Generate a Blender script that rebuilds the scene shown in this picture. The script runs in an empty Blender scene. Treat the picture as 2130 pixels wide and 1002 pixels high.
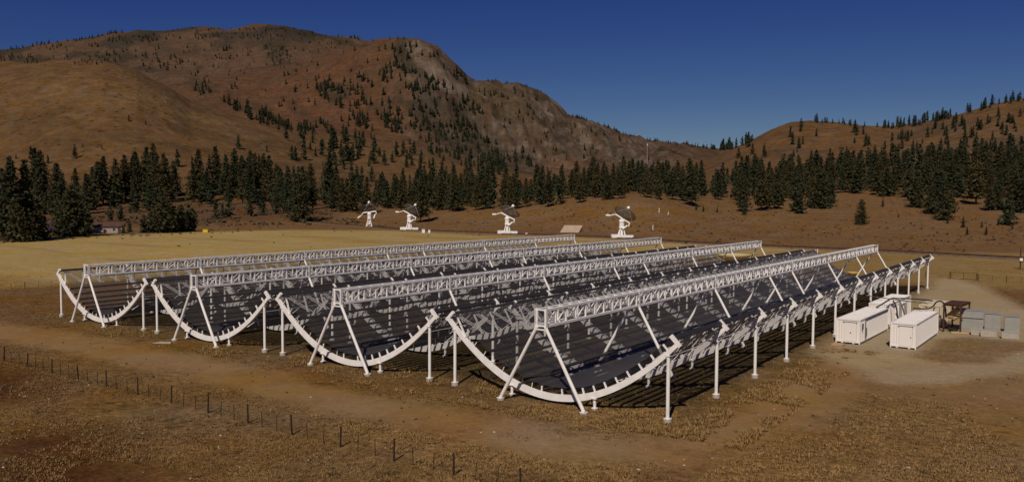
import bpy, math, random
import numpy as np
from mathutils import Vector, Matrix

# ------------------------------------------------------------------ camera, sky, sun, exposure
W, H = 2130.0, 1002.0
CAM = np.array([95.935, -50.727, 14.989])
YAW, PITCH, ROLL, FOC = -0.618, 0.051, 0.005, 1709.58
F_ = np.array([math.sin(YAW)*math.cos(PITCH), math.cos(YAW)*math.cos(PITCH), -math.sin(PITCH)])
R_ = np.array([math.cos(YAW), -math.sin(YAW), 0.0])
U_ = np.cross(R_, F_)
R2 = R_*math.cos(ROLL) + U_*math.sin(ROLL)
U2 = -R_*math.sin(ROLL) + U_*math.cos(ROLL)

scene = bpy.context.scene
col = scene.collection
cam_d = bpy.data.cameras.new('camera')
cam = bpy.data.objects.new('camera', cam_d)
col.objects.link(cam)
cam_d.sensor_width = 36.0
cam_d.lens = 36.0*FOC/W
cam_d.clip_start = 0.5
cam_d.clip_end = 20000
M3 = Matrix((Vector(R2), Vector(U2), Vector(-F_))).transposed()
cam.matrix_world = Matrix.Translation(Vector(CAM)) @ M3.to_4x4()
scene.camera = cam

SUN_EL = math.radians(44.5)
LH = np.array([-0.331, 0.944])           # horizontal travel of the light
world = bpy.data.worlds.new('World')
scene.world = world
world.use_nodes = True
nt = world.node_tree
sky = nt.nodes.new('ShaderNodeTexSky')
sky.sky_type = 'NISHITA'
sky.sun_disc = False
sky.sun_elevation = SUN_EL
sky.sun_rotation = math.radians(160.7)
sky.altitude = 1500
sky.air_density = 1.0
sky.dust_density = 0.3
sky.ozone_density = 3.0
bg = nt.nodes['Background']
# deep high-altitude blue: the red and green of the sky fall off faster with height than its blue
sp_ = nt.nodes.new('ShaderNodeSeparateColor'); cb_ = nt.nodes.new('ShaderNodeCombineColor')
nt.links.new(sky.outputs[0], sp_.inputs[0])
for i_, (g_, a_) in enumerate(((1.80, .117), (1.66, .132), (.94, .716))):
    pw = nt.nodes.new('ShaderNodeMath'); pw.operation = 'POWER'; pw.inputs[1].default_value = g_
    ml = nt.nodes.new('ShaderNodeMath'); ml.operation = 'MULTIPLY'; ml.inputs[1].default_value = a_
    nt.links.new(sp_.outputs[i_], pw.inputs[0]); nt.links.new(pw.outputs[0], ml.inputs[0]); nt.links.new(ml.outputs[0], cb_.inputs[i_])
nt.links.new(cb_.outputs[0], bg.inputs[0])
bg.inputs[1].default_value = 0.055
sun_d = bpy.data.lights.new('sun', 'SUN')
sun_d.energy = 3.9
sun_d.angle = math.radians(0.5)
sun_d.color = (1.0, 0.90, 0.77)
sun = bpy.data.objects.new('sun', sun_d)
col.objects.link(sun)
Ld = Vector((LH[0]*math.cos(SUN_EL), LH[1]*math.cos(SUN_EL), -math.sin(SUN_EL)))
sun.rotation_euler = Ld.to_track_quat('-Z', 'Y').to_euler()
scene.view_settings.view_transform = 'Standard'
scene.view_settings.look = 'None'
scene.view_settings.exposure = -0.15
scene.view_settings.gamma = 1.0
scene.cycles.transparent_max_bounces = 24
scene.cycles.max_bounces = 6
scene.cycles.diffuse_bounces = 2

rng = np.random.default_rng(7)
rnd = random.Random(11)

def ray(u, v):
    return F_ + R2*(u-W/2)/FOC + U2*(H/2-v)/FOC
def gnd(u, v, z=0.0):
    d = ray(u, v); t = (z-CAM[2])/d[2]
    return CAM + d*t

# ------------------------------------------------------------------ materials
def mat(name, rgb, rough=0.6, metal=0.0, noise=0.0, scale=3.0, rgb2=None, bump=0.0, spec=0.3):
    m = bpy.data.materials.new(name); m.use_nodes = True
    t = m.node_tree; b = t.nodes['Principled BSDF']
    b.inputs['Base Color'].default_value = (*rgb, 1)
    b.inputs['Roughness'].default_value = rough
    b.inputs['Metallic'].default_value = metal
    b.inputs['Specular IOR Level'].default_value = spec
    if noise or rgb2:
        tc = t.nodes.new('ShaderNodeTexCoord'); n = t.nodes.new('ShaderNodeTexNoise')
        n.inputs['Scale'].default_value = scale; n.inputs['Detail'].default_value = 6
        t.links.new(tc.outputs['Object'], n.inputs['Vector'])
        r = t.nodes.new('ShaderNodeValToRGB')
        a = rgb2 or tuple(max(0, c*(1-noise)) for c in rgb)
        r.color_ramp.elements[0].color = (*a, 1); r.color_ramp.elements[1].color = (*rgb, 1)
        r.color_ramp.elements[0].position = 0.3; r.color_ramp.elements[1].position = 0.65
        t.links.new(n.outputs['Fac'], r.inputs['Fac'])
        t.links.new(r.outputs['Color'], b.inputs['Base Color'])
        if bump:
            bp = t.nodes.new('ShaderNodeBump'); bp.inputs['Strength'].default_value = bump
            t.links.new(n.outputs['Fac'], bp.inputs['Height']); t.links.new(bp.outputs[0], b.inputs['Normal'])
    return m
M_WHITE = mat('white_steel', (0.84, 0.80, 0.765), 0.5, noise=0.14, scale=1.7)
M_CONT = mat('container_white', (0.78, 0.73, 0.69), 0.5, noise=0.05, scale=0.8)
M_ROOF_LIT = mat('roof_white_sunlit', (0.90, 0.85, 0.80), 0.5, noise=0.06, scale=0.7)  # lighter than the walls: sun on the roofs put into the colour
M_CREAM = mat('container_cream', (0.62, 0.53, 0.38), 0.55, noise=0.12, scale=1.0)
M_GALV = mat('galvanised_steel', (0.36, 0.345, 0.34), 0.5, 0.35, noise=0.2, scale=2.5)
M_PURL = mat('purlin_steel', (0.055, 0.05, 0.052), 0.5, 0.4, noise=0.3, scale=2.5)
M_CONC = mat('concrete', (0.42, 0.37, 0.31), 0.9, noise=0.25, scale=4)
M_RUST = mat('rusty_steel', (0.085, 0.035, 0.018), 0.8, noise=0.5, scale=3)
M_WOOD = mat('weathered_wood', (0.035, 0.022, 0.014), 0.9, noise=0.4, scale=8)
M_PALLET = mat('new_timber', (0.50, 0.33, 0.17), 0.8, noise=0.2, scale=6)
M_GREY = mat('grey_cabinet_paint', (0.30, 0.295, 0.27), 0.45, noise=0.12, scale=1.5)
M_DARK = mat('black_rubber', (0.03, 0.028, 0.027), 0.6)
M_DUCT = mat('grey_conduit', (0.16, 0.145, 0.135), 0.5, 0.3)
M_WIRE = mat('fence_wire', (0.10, 0.08, 0.065), 0.6, 0.4)
M_ROOFT = mat('tan_metal_roof', (0.42, 0.31, 0.22), 0.7, noise=0.15, scale=0.6)
M_TUB = mat('cream_fibreglass', (0.50, 0.40, 0.20), 0.6, noise=0.1, scale=0.7)
M_YEL = mat('yellow_paint', (0.62, 0.45, 0.02), 0.5)
M_YEL2 = mat('faded_yellow', (0.45, 0.31, 0.08), 0.6)
M_HROOF = mat('brown_roof', (0.10, 0.05, 0.035), 0.8, noise=0.3, scale=0.5)
M_HWALL = mat('pale_wall', (0.36, 0.30, 0.26), 0.8, noise=0.1, scale=0.6)
M_BARK = mat('pine_bark', (0.09, 0.052, 0.032), 0.9, noise=0.4, scale=3)
M_GLASSD = mat('dark_window', (0.02, 0.022, 0.026), 0.15, spec=0.5)
M_SHRUB = mat('sagebrush_leaves', (0.085, 0.062, 0.034), 0.9, noise=0.3, scale=0.6)

def foliage_mat():
    m = bpy.data.materials.new('pine_needles'); m.use_nodes = True
    t = m.node_tree; b = t.nodes['Principled BSDF']
    b.inputs['Roughness'].default_value = 0.85; b.inputs['Specular IOR Level'].default_value = 0.15
    tc = t.nodes.new('ShaderNodeNewGeometry'); n = t.nodes.new('ShaderNodeTexNoise')
    n.inputs['Scale'].default_value = 0.22; n.inputs['Detail'].default_value = 5
    t.links.new(tc.outputs['Position'], n.inputs['Vector'])
    r = t.nodes.new('ShaderNodeValToRGB')
    r.color_ramp.elements[0].color = (0.036, 0.042, 0.021, 1); r.color_ramp.elements[0].position = 0.32
    r.color_ramp.elements[1].color = (0.066, 0.064, 0.030, 1); r.color_ramp.elements[1].position = 0.68
    t.links.new(n.outputs['Fac'], r.inputs['Fac'])
    at = t.nodes.new('ShaderNodeAttribute'); at.attribute_name = 'tint'
    oi = t.nodes.new('ShaderNodeObjectInfo'); orr = t.nodes.new('ShaderNodeValToRGB')
    for e_, c_, p_ in ((0, (.72, .82, .85, 1), 0), (1, (1.35, 1.05, .85, 1), 1)): orr.color_ramp.elements[e_].color = c_; orr.color_ramp.elements[e_].position = p_
    t.links.new(oi.outputs['Random'], orr.inputs['Fac'])
    mo = t.nodes.new('ShaderNodeMixRGB'); mo.blend_type = 'MULTIPLY'; mo.inputs['Fac'].default_value = 1
    t.links.new(r.outputs['Color'], mo.inputs[1]); t.links.new(orr.outputs[0], mo.inputs[2])
    mx = t.nodes.new('ShaderNodeMixRGB'); mx.blend_type = 'MULTIPLY'; mx.inputs['Fac'].default_value = 1
    t.links.new(mo.outputs[0], mx.inputs[1]); t.links.new(at.outputs['Color'], mx.inputs[2])
    t.links.new(mx.outputs[0], b.inputs['Base Color'])
    return m
M_NEEDLE = foliage_mat()

def mesh_material(name, c, ct, base, rough=0.42, metal=0.55, seams=True):
    """woven wire cloth: part open holes, part steel; closes up at a grazing look like any woven wire"""
    m = bpy.data.materials.new(name); m.use_nodes = True
    t = m.node_tree; b = t.nodes['Principled BSDF']; out = t.nodes['Material Output']
    b.inputs['Roughness'].default_value = rough; b.inputs['Metallic'].default_value = metal
    b.inputs['Base Color'].default_value = (*base, 1)
    tr = t.nodes.new('ShaderNodeBsdfTransparent'); mx = t.nodes.new('ShaderNodeMixShader')
    lw = t.nodes.new('ShaderNodeLayerWeight'); lw.inputs['Blend'].default_value = 0.5
    mr = t.nodes.new('ShaderNodeMapRange')
    mr.inputs['From Min'].default_value = 0.60; mr.inputs['From Max'].default_value = 0.93
    mr.inputs['To Min'].default_value = c; mr.inputs['To Max'].default_value = ct
    t.links.new(lw.outputs['Facing'], mr.inputs['Value'])
    fac = mr.outputs[0]
    if seams:
        uv = t.nodes.new('ShaderNodeUVMap'); br = t.nodes.new('ShaderNodeTexBrick')
        br.offset = 0; br.inputs['Scale'].default_value = 1.0
        br.inputs['Brick Width'].default_value = 1.24; br.inputs['Row Height'].default_value = 6.0
        br.inputs['Mortar Size'].default_value = 0.022; br.inputs['Mortar Smooth'].default_value = 0.0
        br.inputs['Color1'].default_value = (*base, 1)
        br.inputs['Color2'].default_value = (*[x*0.86 for x in base], 1)
        br.inputs['Mortar'].default_value = (*[min(1, x*1.35) for x in base], 1)
        t.links.new(uv.outputs[0], br.inputs['Vector'])
        n = t.nodes.new('ShaderNodeTexNoise'); n.inputs['Scale'].default_value = 0.35; n.inputs['Detail'].default_value = 5
        t.links.new(uv.outputs[0], n.inputs['Vector'])
        r = t.nodes.new('ShaderNodeMapRange'); r.inputs['To Min'].default_value = 0.75; r.inputs['To Max'].default_value = 1.2
        t.links.new(n.outputs['Fac'], r.inputs['Value'])
        m2 = t.nodes.new('ShaderNodeVectorMath'); m2.operation = 'SCALE'
        t.links.new(br.outputs['Color'], m2.inputs[0]); t.links.new(r.outputs[0], m2.inputs['Scale'])
        t.links.new(m2.outputs[0], b.inputs['Base Color'])
        ad = t.nodes.new('ShaderNodeMath'); ad.operation = 'MAXIMUM'
        sc = t.nodes.new('ShaderNodeMath'); sc.operation = 'MULTIPLY'; sc.inputs[1].default_value = 0.62
        t.links.new(br.outputs['Fac'], sc.inputs[0]); t.links.new(fac, ad.inputs[0]); t.links.new(sc.outputs[0], ad.inputs[1])
        fac = ad.outputs[0]
    t.links.new(fac, mx.inputs[0]); t.links.new(tr.outputs[0], mx.inputs[1]); t.links.new(b.outputs[0], mx.inputs[2])
    t.links.new(mx.outputs[0], out.inputs['Surface'])
    return m
M_MESH = mesh_material('reflector_wire_mesh', 0.37, 0.90, (0.088, 0.080, 0.077), metal=0.25, rough=0.5)
M_DMESH = mesh_material('dish_wire_mesh', 0.72, 0.95, (0.17, 0.155, 0.15), seams=False)

# ------------------------------------------------------------------ helpers
class MB:
    def __init__(s): s.v = []; s.f = []; s.uv = None
    def quad(s, a, b, c, d):
        n = len(s.v); s.v += [tuple(a), tuple(b), tuple(c), tuple(d)]; s.f.append((n, n+1, n+2, n+3))
    def tri(s, a, b, c):
        n = len(s.v); s.v += [tuple(a), tuple(b), tuple(c)]; s.f.append((n, n+1, n+2))
    def box(s, x0, x1, y0, y1, z0, z1):
        n = len(s.v)
        s.v += [(x0,y0,z0),(x1,y0,z0),(x1,y1,z0),(x0,y1,z0),(x0,y0,z1),(x1,y0,z1),(x1,y1,z1),(x0,y1,z1)]
        s.f += [(n,n+3,n+2,n+1),(n+4,n+5,n+6,n+7),(n,n+1,n+5,n+4),(n+1,n+2,n+6,n+5),(n+2,n+3,n+7,n+6),(n+3,n,n+4,n+7)]
        return s
    def bar(s, a, b, w, h=None, up=(0,0,1)):
        a = Vector(a); b = Vector(b); h = h or w
        d = (b-a).normalized(); u = Vector(up)
        if abs(d.dot(u)) > 0.98: u = Vector((0,1,0))
        sd = d.cross(u).normalized()*w/2; uu = sd.cross(d).normalized()*h/2
        n = len(s.v)
        for p in (a, b):
            for q in (-sd-uu, sd-uu, sd+uu, -sd+uu): s.v.append(tuple(p+q))
        s.f += [(n,n+1,n+2,n+3),(n+7,n+6,n+5,n+4)]
        for i in range(4):
            j = (i+1) % 4; s.f.append((n+j, n+i, n+4+i, n+4+j))
        return s
    def tube(s, a, b, r0, r1=None, k=8, caps=True):
        a = Vector(a); b = Vector(b); r1 = r0 if r1 is None else r1
        d = (b-a).normalized(); u = Vector((0,0,1)) if abs(d.z) < 0.95 else Vector((0,1,0))
        x = d.cross(u).normalized(); y = x.cross(d)
        n = len(s.v)
        for p, r in ((a, r0), (b, r1)):
            for i in range(k):
                t = 2*math.pi*i/k; s.v.append(tuple(p + (x*math.cos(t)+y*math.sin(t))*r))
        for i in range(k):
            j = (i+1) % k; s.f.append((n+i, n+j, n+k+j, n+k+i))
        if caps: s.f.append(tuple(n+k-1-i for i in range(k))); s.f.append(tuple(n+k+i for i in range(k)))
        return s
    def path(s, pts, r, k=7):
        for a, b in zip(pts[:-1], pts[1:]): s.tube(a, b, r, r, k)
        return s
    def lathe(s, prof, k=24, c=(0,0,0), close=False):
        n = len(s.v)
        for r, z in prof:
            for i in range(k):
                t = 2*math.pi*i/k; s.v.append((c[0]+r*math.cos(t), c[1]+r*math.sin(t), c[2]+z))
        for j in range(len(prof)-1):
            for i in range(k):
                q = (i+1) % k; s.f.append((n+j*k+i, n+j*k+q, n+(j+1)*k+q, n+(j+1)*k+i))
        if close: s.f.append(tuple(n+k-1-i for i in range(k))); s.f.append(tuple(n+(len(prof)-1)*k+i for i in range(k)))
        return s
    def build(s, name, m, parent=None, smooth=False, loc=None):
        me = bpy.data.meshes.new(name); me.from_pydata(s.v, [], s.f); me.update()
        if smooth: me.polygons.foreach_set('use_smooth', [True]*len(me.polygons))
        me.materials.append(m)
        o = bpy.data.objects.new(name, me); col.objects.link(o)
        if parent: o.parent = parent
        if loc is not None: o.location = loc
        return o
def tag(o, label=None, cat=None, group=None, kind=None):
    if label: o['label'] = label
    if cat: o['category'] = cat
    if group: o['group'] = group
    if kind: o['kind'] = kind
    return o
def empty(name, loc, rz=0.0, label=None, cat=None, group=None):
    o = bpy.data.objects.new(name, None); col.objects.link(o)
    o.empty_display_size = 0.5
    o.location = loc; o.rotation_euler = (0, 0, rz)
    return tag(o, label, cat, group)
def kids(o): return [c for c in o.children]
def copy_tree(o, parent=None):
    c = o.copy(); col.objects.link(c)
    if parent is not None:
        c.parent = parent; c.matrix_parent_inverse = o.matrix_parent_inverse.copy()
    for ch in kids(o): copy_tree(ch, c)
    return c
def np_mesh(name, V, Fc, m, smooth=False):
    """V (n,3), Fc (m,k) arrays"""
    me = bpy.data.meshes.new(name)
    V = np.ascontiguousarray(V, dtype=np.float32); Fc = np.ascontiguousarray(Fc, dtype=np.int32)
    k = Fc.shape[1]
    me.vertices.add(len(V)); me.vertices.foreach_set('co', V.ravel())
    me.loops.add(Fc.size); me.loops.foreach_set('vertex_index', Fc.ravel())
    me.polygons.add(len(Fc)); me.polygons.foreach_set('loop_start', np.arange(0, Fc.size, k, dtype=np.int32))
    me.update(calc_edges=True)
    me.polygons.foreach_set('use_smooth', np.full(len(Fc), smooth))
    me.materials.append(m)
    o = bpy.data.objects.new(name, me); col.objects.link(o)
    return o

# ------------------------------------------------------------------ value noise
def _h(ix, iy, s):
    n = (ix.astype(np.int64)*374761393 + iy.astype(np.int64)*668265263 + s*1442695041) & 0x7fffffff
    n = ((n ^ (n >> 13))*1274126177) & 0x7fffffff
    return ((n ^ (n >> 16)) & 0xffff)/65535.0
def vnoise(x, y, s=0):
    ix = np.floor(x); iy = np.floor(y); fx = x-ix; fy = y-iy
    fx = fx*fx*(3-2*fx); fy = fy*fy*(3-2*fy); ix = ix.astype(np.int64); iy = iy.astype(np.int64)
    a = _h(ix, iy, s); b = _h(ix+1, iy, s); c = _h(ix, iy+1, s); d = _h(ix+1, iy+1, s)
    return (a*(1-fx)+b*fx)*(1-fy)+(c*(1-fx)+d*fx)*fy
def fbm(x, y, s=0, o=5, g=0.5):
    t = 0; a = 1; n = 0
    for i in range(o):
        t = t + a*vnoise(x*2**i+i*17.3, y*2**i-i*9.1, s+i); n += a; a *= g
    return t/n
def ridged(x, y, s=0, o=4):
    t = 0; a = 1; n = 0
    for i in range(o):
        t = t + a*(1-np.abs(2*vnoise(x*2**i+i*7.7, y*2**i+i*3.1, s+i)-1)); n += a; a *= 0.5
    return t/n

# ------------------------------------------------------------------ terrain
# For a set of bearings: how far each landform stands and how high it rises (read off as picture height at that distance)
LAY = [
 (None, [(0,497),(200,487),(400,480),(600,475),(800,476),(1000,485),(1200,489),(1400,500),(1600,506),(1800,515),(2000,520),(2130,522)]),
 ([(0,520),(600,540),(1000,520),(1150,480),(1340,450),(1500,480),(2130,440)],
  [(0,456),(200,450),(400,441),(600,436),(800,437),(1000,432),(1150,422),(1260,412),(1340,405),(1430,413),(1500,422),(1700,426),(1900,421),(2000,424),(2130,420)]),
 ([(0,760),(2130,740)], [(0,398),(400,396),(800,402),(1000,402),(1200,398),(1400,402),(1500,396),(1600,390),(1800,372),(2000,352),(2130,340)]),
 ([(0,1400),(1100,1400),(1400,1400),(1500,1300),(2130,1250)],
  [(-600,150),(0,137),(120,132),(220,138),(290,155),(350,182),(400,208),(500,242),(600,270),(680,288),(760,292),(850,308),(950,332),(1060,358),(1130,368),(1250,366),(1380,356),
   (1450,336),(1480,329),(1520,312),(1560,294),(1600,272),(1640,256),(1680,252),(1740,256),(1800,265),(1850,270),(1900,264),(1950,252),(2000,240),(2060,222),(2130,207),(2700,120)]),
 ([(0,1750)], [(-600,190),(0,190),(220,190),(350,215),(400,225),(500,250),(600,262),(700,262),(850,285),(1000,330),(1130,350),(1300,352),(1400,345),(1480,345),(1600,340),(2700,335)]),
 ([(0,2500),(700,2500),(900,2300),(1100,2400),(1500,2900)],
  [(-600,200),(0,195),(300,205),(350,200),(420,178),(500,158),(560,150),(620,142),(700,112),(780,84),(830,78),(870,84),(910,104),(950,138),(972,160),(990,170),(1030,174),(1075,178),(1110,192),(1140,208),(1180,240),(1230,256),(1290,282),(1330,296),(1400,310),(1450,320),(1480,326),(1520,345),(2700,345)]),
 ([(0,3000),(1500,3400)], [(-600,190),(0,175),(300,160),(420,160),(560,135),(700,130),(850,130),(1000,220),(1300,310),(2700,350)]),
 ([(0,3900)], [(-600,150),(0,113),(60,106),(110,95),(200,86),(240,75),(300,72),(350,70),(400,64),(430,61),(480,66),(520,60),(560,58),(600,63),(660,76),(700,81),(760,91),(850,105),(900,150),(1000,220),(1300,330),(2700,350)]),
 ([(0,5200)], [(-600,230),(850,230),(1300,360),(2700,370)]),
]
NA_IN, NA_OUT = 760, 46
azl = math.atan(-(W/2+70)/FOC); azr = math.atan((W/2+70)/FOC)
az_in = np.linspace(azl, azr, NA_IN)
az_l = np.linspace(-math.pi, azl, NA_OUT+1)[:-1]; az_r = np.linspace(azr, math.pi, NA_OUT+1)[1:]
AZ = np.concatenate([az_l, az_in, az_r])
RR = np.concatenate([[0.01, 6, 12, 18], np.exp(np.linspace(math.log(24), math.log(5600), 540))])
azc = np.clip(AZ, -0.72, 0.72)
UU = W/2 + FOC*np.tan(azc)
NK = len(LAY)+3
kd = np.zeros((NK, len(AZ))); kz = np.zeros((NK, len(AZ)))
def itp(t, x): a = np.array(t, float); return np.interp(x, a[:,0], a[:,1])
def z_at(u, v, r):
    d = F_[None,:] + R2[None,:]*((u-W/2)/FOC)[:,None] + U2[None,:]*((H/2-v)/FOC)[:,None]
    return CAM[2] + r*d[:,2]/np.hypot(d[:,0], d[:,1])
cosz = np.cos(azc)
v0 = itp(LAY[0][1], UU)
d0 = np.array([math.hypot(*(gnd(u, v)[:2]-CAM[:2])) for u, v in zip(UU, v0)])
kd[0] = 0; kd[1] = d0*0.6; kd[2] = d0*0.98
for i, (dd, vv) in enumerate(LAY):
    if i == 0: kd[3] = d0*1.04; kz[3] = 0.15; continue
    r = itp(dd, UU)/cosz
    kd[3+i] = r; kz[3+i] = z_at(UU, itp(vv, UU), r)
kd[-1] = 1e5; kz[-1] = kz[-2]
kd = kd[:NK-0]; 
NK = 3+len(LAY)
kd = kd[:NK]; kz = kz[:NK]
fade = np.clip((1.35-np.abs(AZ))/0.6, 0, 1); fade = fade*fade*(3-2*fade)
# monotone cubic along r
h = np.diff(kd, axis=0); dl = np.diff(kz, axis=0)/h
mm = np.zeros_like(kz)
mm[0] = dl[0]; mm[-1] = dl[-1]
for i in range(1, NK-1):
    w1 = 2*h[i]+h[i-1]; w2 = h[i]+2*h[i-1]
    same = dl[i-1]*dl[i] > 0
    with np.errstate(divide='ignore', invalid='ignore'):
        mm[i] = np.where(same, (w1+w2)/(w1/dl[i-1]+w2/dl[i]), 0)
mm = np.nan_to_num(mm)
ZB = np.zeros((len(RR), len(AZ)))
for j, r in enumerate(RR):
    idx = np.clip((kd <= r).sum(0)-1, 0, NK-2); c = np.arange(len(AZ))
    hh = h[idx, c]; t = np.clip((r-kd[idx, c])/hh, 0, 1)
    a, b = kz[idx, c], kz[idx+1, c]; ma, mb = mm[idx, c]*hh, mm[idx+1, c]*hh
    ZB[j] = (2*t**3-3*t**2+1)*a+(t**3-2*t**2+t)*ma+(-2*t**3+3*t**2)*b+(t**3-t**2)*mb
RG, AG = np.meshgrid(RR, AZ, indexing='ij')
XG = CAM[0] + RG*np.sin(YAW+AG); YG = CAM[1] + RG*np.cos(YAW+AG)
# landform noise: nothing near the telescope, gullies and spurs on the hills
UG = W/2 + FOC*np.tan(np.clip(AG, -0.72, 0.72))
# wrinkle the hills along their fall line: bearing based gullies bent by noise, plus lumps
hill = np.clip((RG-560)/500, 0, 1)
far = np.clip((RG-1700)/500, 0, 1)
wx = XG + 60*fbm(XG/260, YG/260, 3); wy = YG + 60*fbm(XG/260, YG/260, 4)
lump = (fbm(wx/330, wy/330, 21, 5)-0.5)
gul = ridged(wx/210, wy/210, 31, 4)-0.6
rock = ridged(wx/70, wy/70, 51, 4)-0.6
rocky = np.clip((UG-800)/120, 0, 1)*np.clip((1500-UG)/100, 0, 1)*np.clip((RG-1500)/400, 0, 1)
hc = np.stack([kd[3+k] for k in (3, 5, 7)])
crest = np.min(np.abs(RG[None]-hc[:, None, :]), axis=0)
cf = 0.22+0.78*np.clip(crest/260, 0, 1)
benc = np.clip((RG-d0[None, :]*1.05)/150, 0, 1)
ZN = hill*cf*(lump*40 + gul*(15+far*34)) + rocky*cf*rock*52
ZN += benc*(fbm(XG/60, YG/60, 61, 4)-0.5)*2.2*np.clip((900-RG)/500, 0, 1)
ZN += 0.10*(fbm(XG/7, YG/7, 71, 3)-0.5)*np.clip((RG-5)/30, 0, 1)
ZG = (ZB+ZN)*fade[None, :]
# keep the ground under the telescope and yard level
ZG[RG < 60] *= 1
AZSTEP = az_in[1]-az_in[0]
def terr(x, y):
    dx = x-CAM[0]; dy = y-CAM[1]; r = math.hypot(dx, dy)
    a = math.atan2(dx, dy)-YAW
    a = (a+math.pi) % (2*math.pi)-math.pi
    j = min(max(np.searchsorted(RR, r)-1, 0), len(RR)-2); i = min(max(np.searchsorted(AZ, a)-1, 0), len(AZ)-2)
    tr = min(max((r-RR[j])/(RR[j+1]-RR[j]), 0), 1); ta = (a-AZ[i])/(AZ[i+1]-AZ[i])
    return float((ZG[j,i]*(1-ta)+ZG[j,i+1]*ta)*(1-tr)+(ZG[j+1,i]*(1-ta)+ZG[j+1,i+1]*ta)*tr)
def hit(u, v):
    """first place where the line of sight meets the land"""
    d = ray(u, v); hl = math.hypot(d[0], d[1]); a = math.atan2(d[0], d[1])-YAW
    i = min(max(int(np.searchsorted(AZ, a))-1, 0), len(AZ)-2); ta = (a-AZ[i])/(AZ[i+1]-AZ[i])
    prof = ZG[:, i]*(1-ta)+ZG[:, i+1]*ta
    line = CAM[2]+RR*d[2]/hl
    w = np.nonzero((prof > line) & (RR > 30))[0]
    if len(w) == 0: return None
    j = w[0]
    if j == 0: return None
    f0 = line[j-1]-prof[j-1]; f1 = line[j]-prof[j]
    t = f0/(f0-f1) if f0 != f1 else 0
    r = RR[j-1]+(RR[j]-RR[j-1])*t
    return (CAM[0]+r*d[0]/hl, CAM[1]+r*d[1]/hl, float(prof[j-1]+(prof[j]-prof[j-1])*t), r)

def poly_px(pts): return np.array([gnd(u, v)[:2] for u, v in pts])
def sdist(P, X, Y):
    """signed distance to polygon, positive inside"""
    d = np.full(X.shape, 1e9); ins = np.zeros(X.shape, bool)
    n = len(P)
    for i in range(n):
        a = P[i]; b = P[(i+1) % n]; e = b-a; L = e@e
        t = np.clip(((X-a[0])*e[0]+(Y-a[1])*e[1])/L, 0, 1)
        d = np.minimum(d, np.hypot(X-a[0]-t*e[0], Y-a[1]-t*e[1]))
        c = ((a[1] > Y) != (b[1] > Y)) & (X < (b[0]-a[0])*(Y-a[1])/((b[1]-a[1]) or 1e-9)+a[0])
        ins ^= c
    return np.where(ins, d, -d)
TRACK = poly_px([(-300,640),(0,670),(150,692),(330,724),(560,770),(700,808),(850,836),(980,850),(1120,878),(1190,905),(1290,912),(1380,905),(1470,880),(1560,838),(1640,792),(1700,752),(1760,735),
                 (1840,790),(1790,830),(1700,880),(1560,930),(1400,960),(1250,968),(1100,950),(950,912),(820,880),(700,862),(600,838),(450,800),(300,768),(150,735),(0,705),(-300,680)])
YARD = poly_px([(1690,735),(1745,695),(1800,655),(1860,632),(1930,600),(1948,578),(1990,578),(2050,598),(2130,640),(2300,690),(2300,770),(2130,775),(2040,782),(1950,797),(1850,797),(1790,775),(1740,752)])
BARE = poly_px([(1760,745),(1900,780),(2130,740),(2400,760),(2400,1000),(2180,1000),(2080,900),(2000,850),(1900,830),(1800,815)])
PATCH = poly_px([(1900,742),(1950,705),(2020,700),(2180,715),(2120,735),(2060,758),(1960,757)])
PALE = poly_px([(1780,785),(1850,752),(1980,755),(2060,765),(2130,735),(2300,735),(2300,790),(2130,780),(1950,800),(1850,800)])
GOLD1 = poly_px([(640,862),(760,880),(900,910),(1050,935),(1200,955),(1320,985),(1320,1060),(1000,1060),(850,960),(700,905)])
GOLD2 = poly_px([(1120,842),(1400,850),(1420,890),(1330,900),(1220,900),(1130,872)])
GOLD3 = poly_px([(1500,960),(1700,900),(1850,825),(1990,840),(2090,920),(2150,1050),(1300,1100)])
DARK1 = poly_px([(-100,740),(60,765),(130,800),(60,835),(-100,850)])
DARK2 = poly_px([(-100,1060),(-60,930),(60,895),(180,885),(280,900),(270,950),(330,1060)])
DARK3 = poly_px([(1040,990),(1180,1000),(1500,1015),(1500,1080),(1000,1080)])
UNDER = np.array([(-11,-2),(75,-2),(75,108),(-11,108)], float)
nearm = RG < 420
def mask(P, w):
    o = np.zeros(RG.shape); o[nearm] = np.clip(sdist(P, XG[nearm], YG[nearm])/w*0.5+0.5, 0, 1); return o
mk_track = np.maximum(np.clip(mask(TRACK, 1.6)+(fbm(XG/2.5, YG/2.5, 201, 3)-0.5)*0.9*(mask(TRACK, 3.5) < .98)*(mask(TRACK, 3.5) > .02), 0, 1), mask(BARE, 5)*0.8)
mk_grav = mask(YARD, 1.6)*(1-0.75*mask(PATCH, 1.0)); mk_pale = mask(PALE, 1.0)
mk_gold = np.maximum.reduce([mask(GOLD1, 1.8), mask(GOLD2, 1.2), mask(GOLD3, 3)*0.55])
mk_dark = np.maximum.reduce([mask(DARK1, 3), mask(DARK2, 2.5), mask(DARK3, 2)*0.7])
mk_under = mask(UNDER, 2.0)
# yellowish hay field behind and left of the telescope; bench and slopes beyond
rr0 = RG/d0[None, :]
inten = (XG > -45) & (XG < 86) & (YG > -18) & (YG < 112)
field = np.clip((YG-106)/14, 0, 1)
field *= 1-0.55*np.clip((XG-10)/30, 0, 1)
field = np.maximum(field, np.clip((-44-XG)/8, 0, 1)*np.clip((YG-0)/25, 0, 1))*np.clip((1.0-rr0)/0.05, 0, 1)
field *= (RG < 600)
bench = np.clip((rr0-0.93)/0.06, 0, 1)

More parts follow.
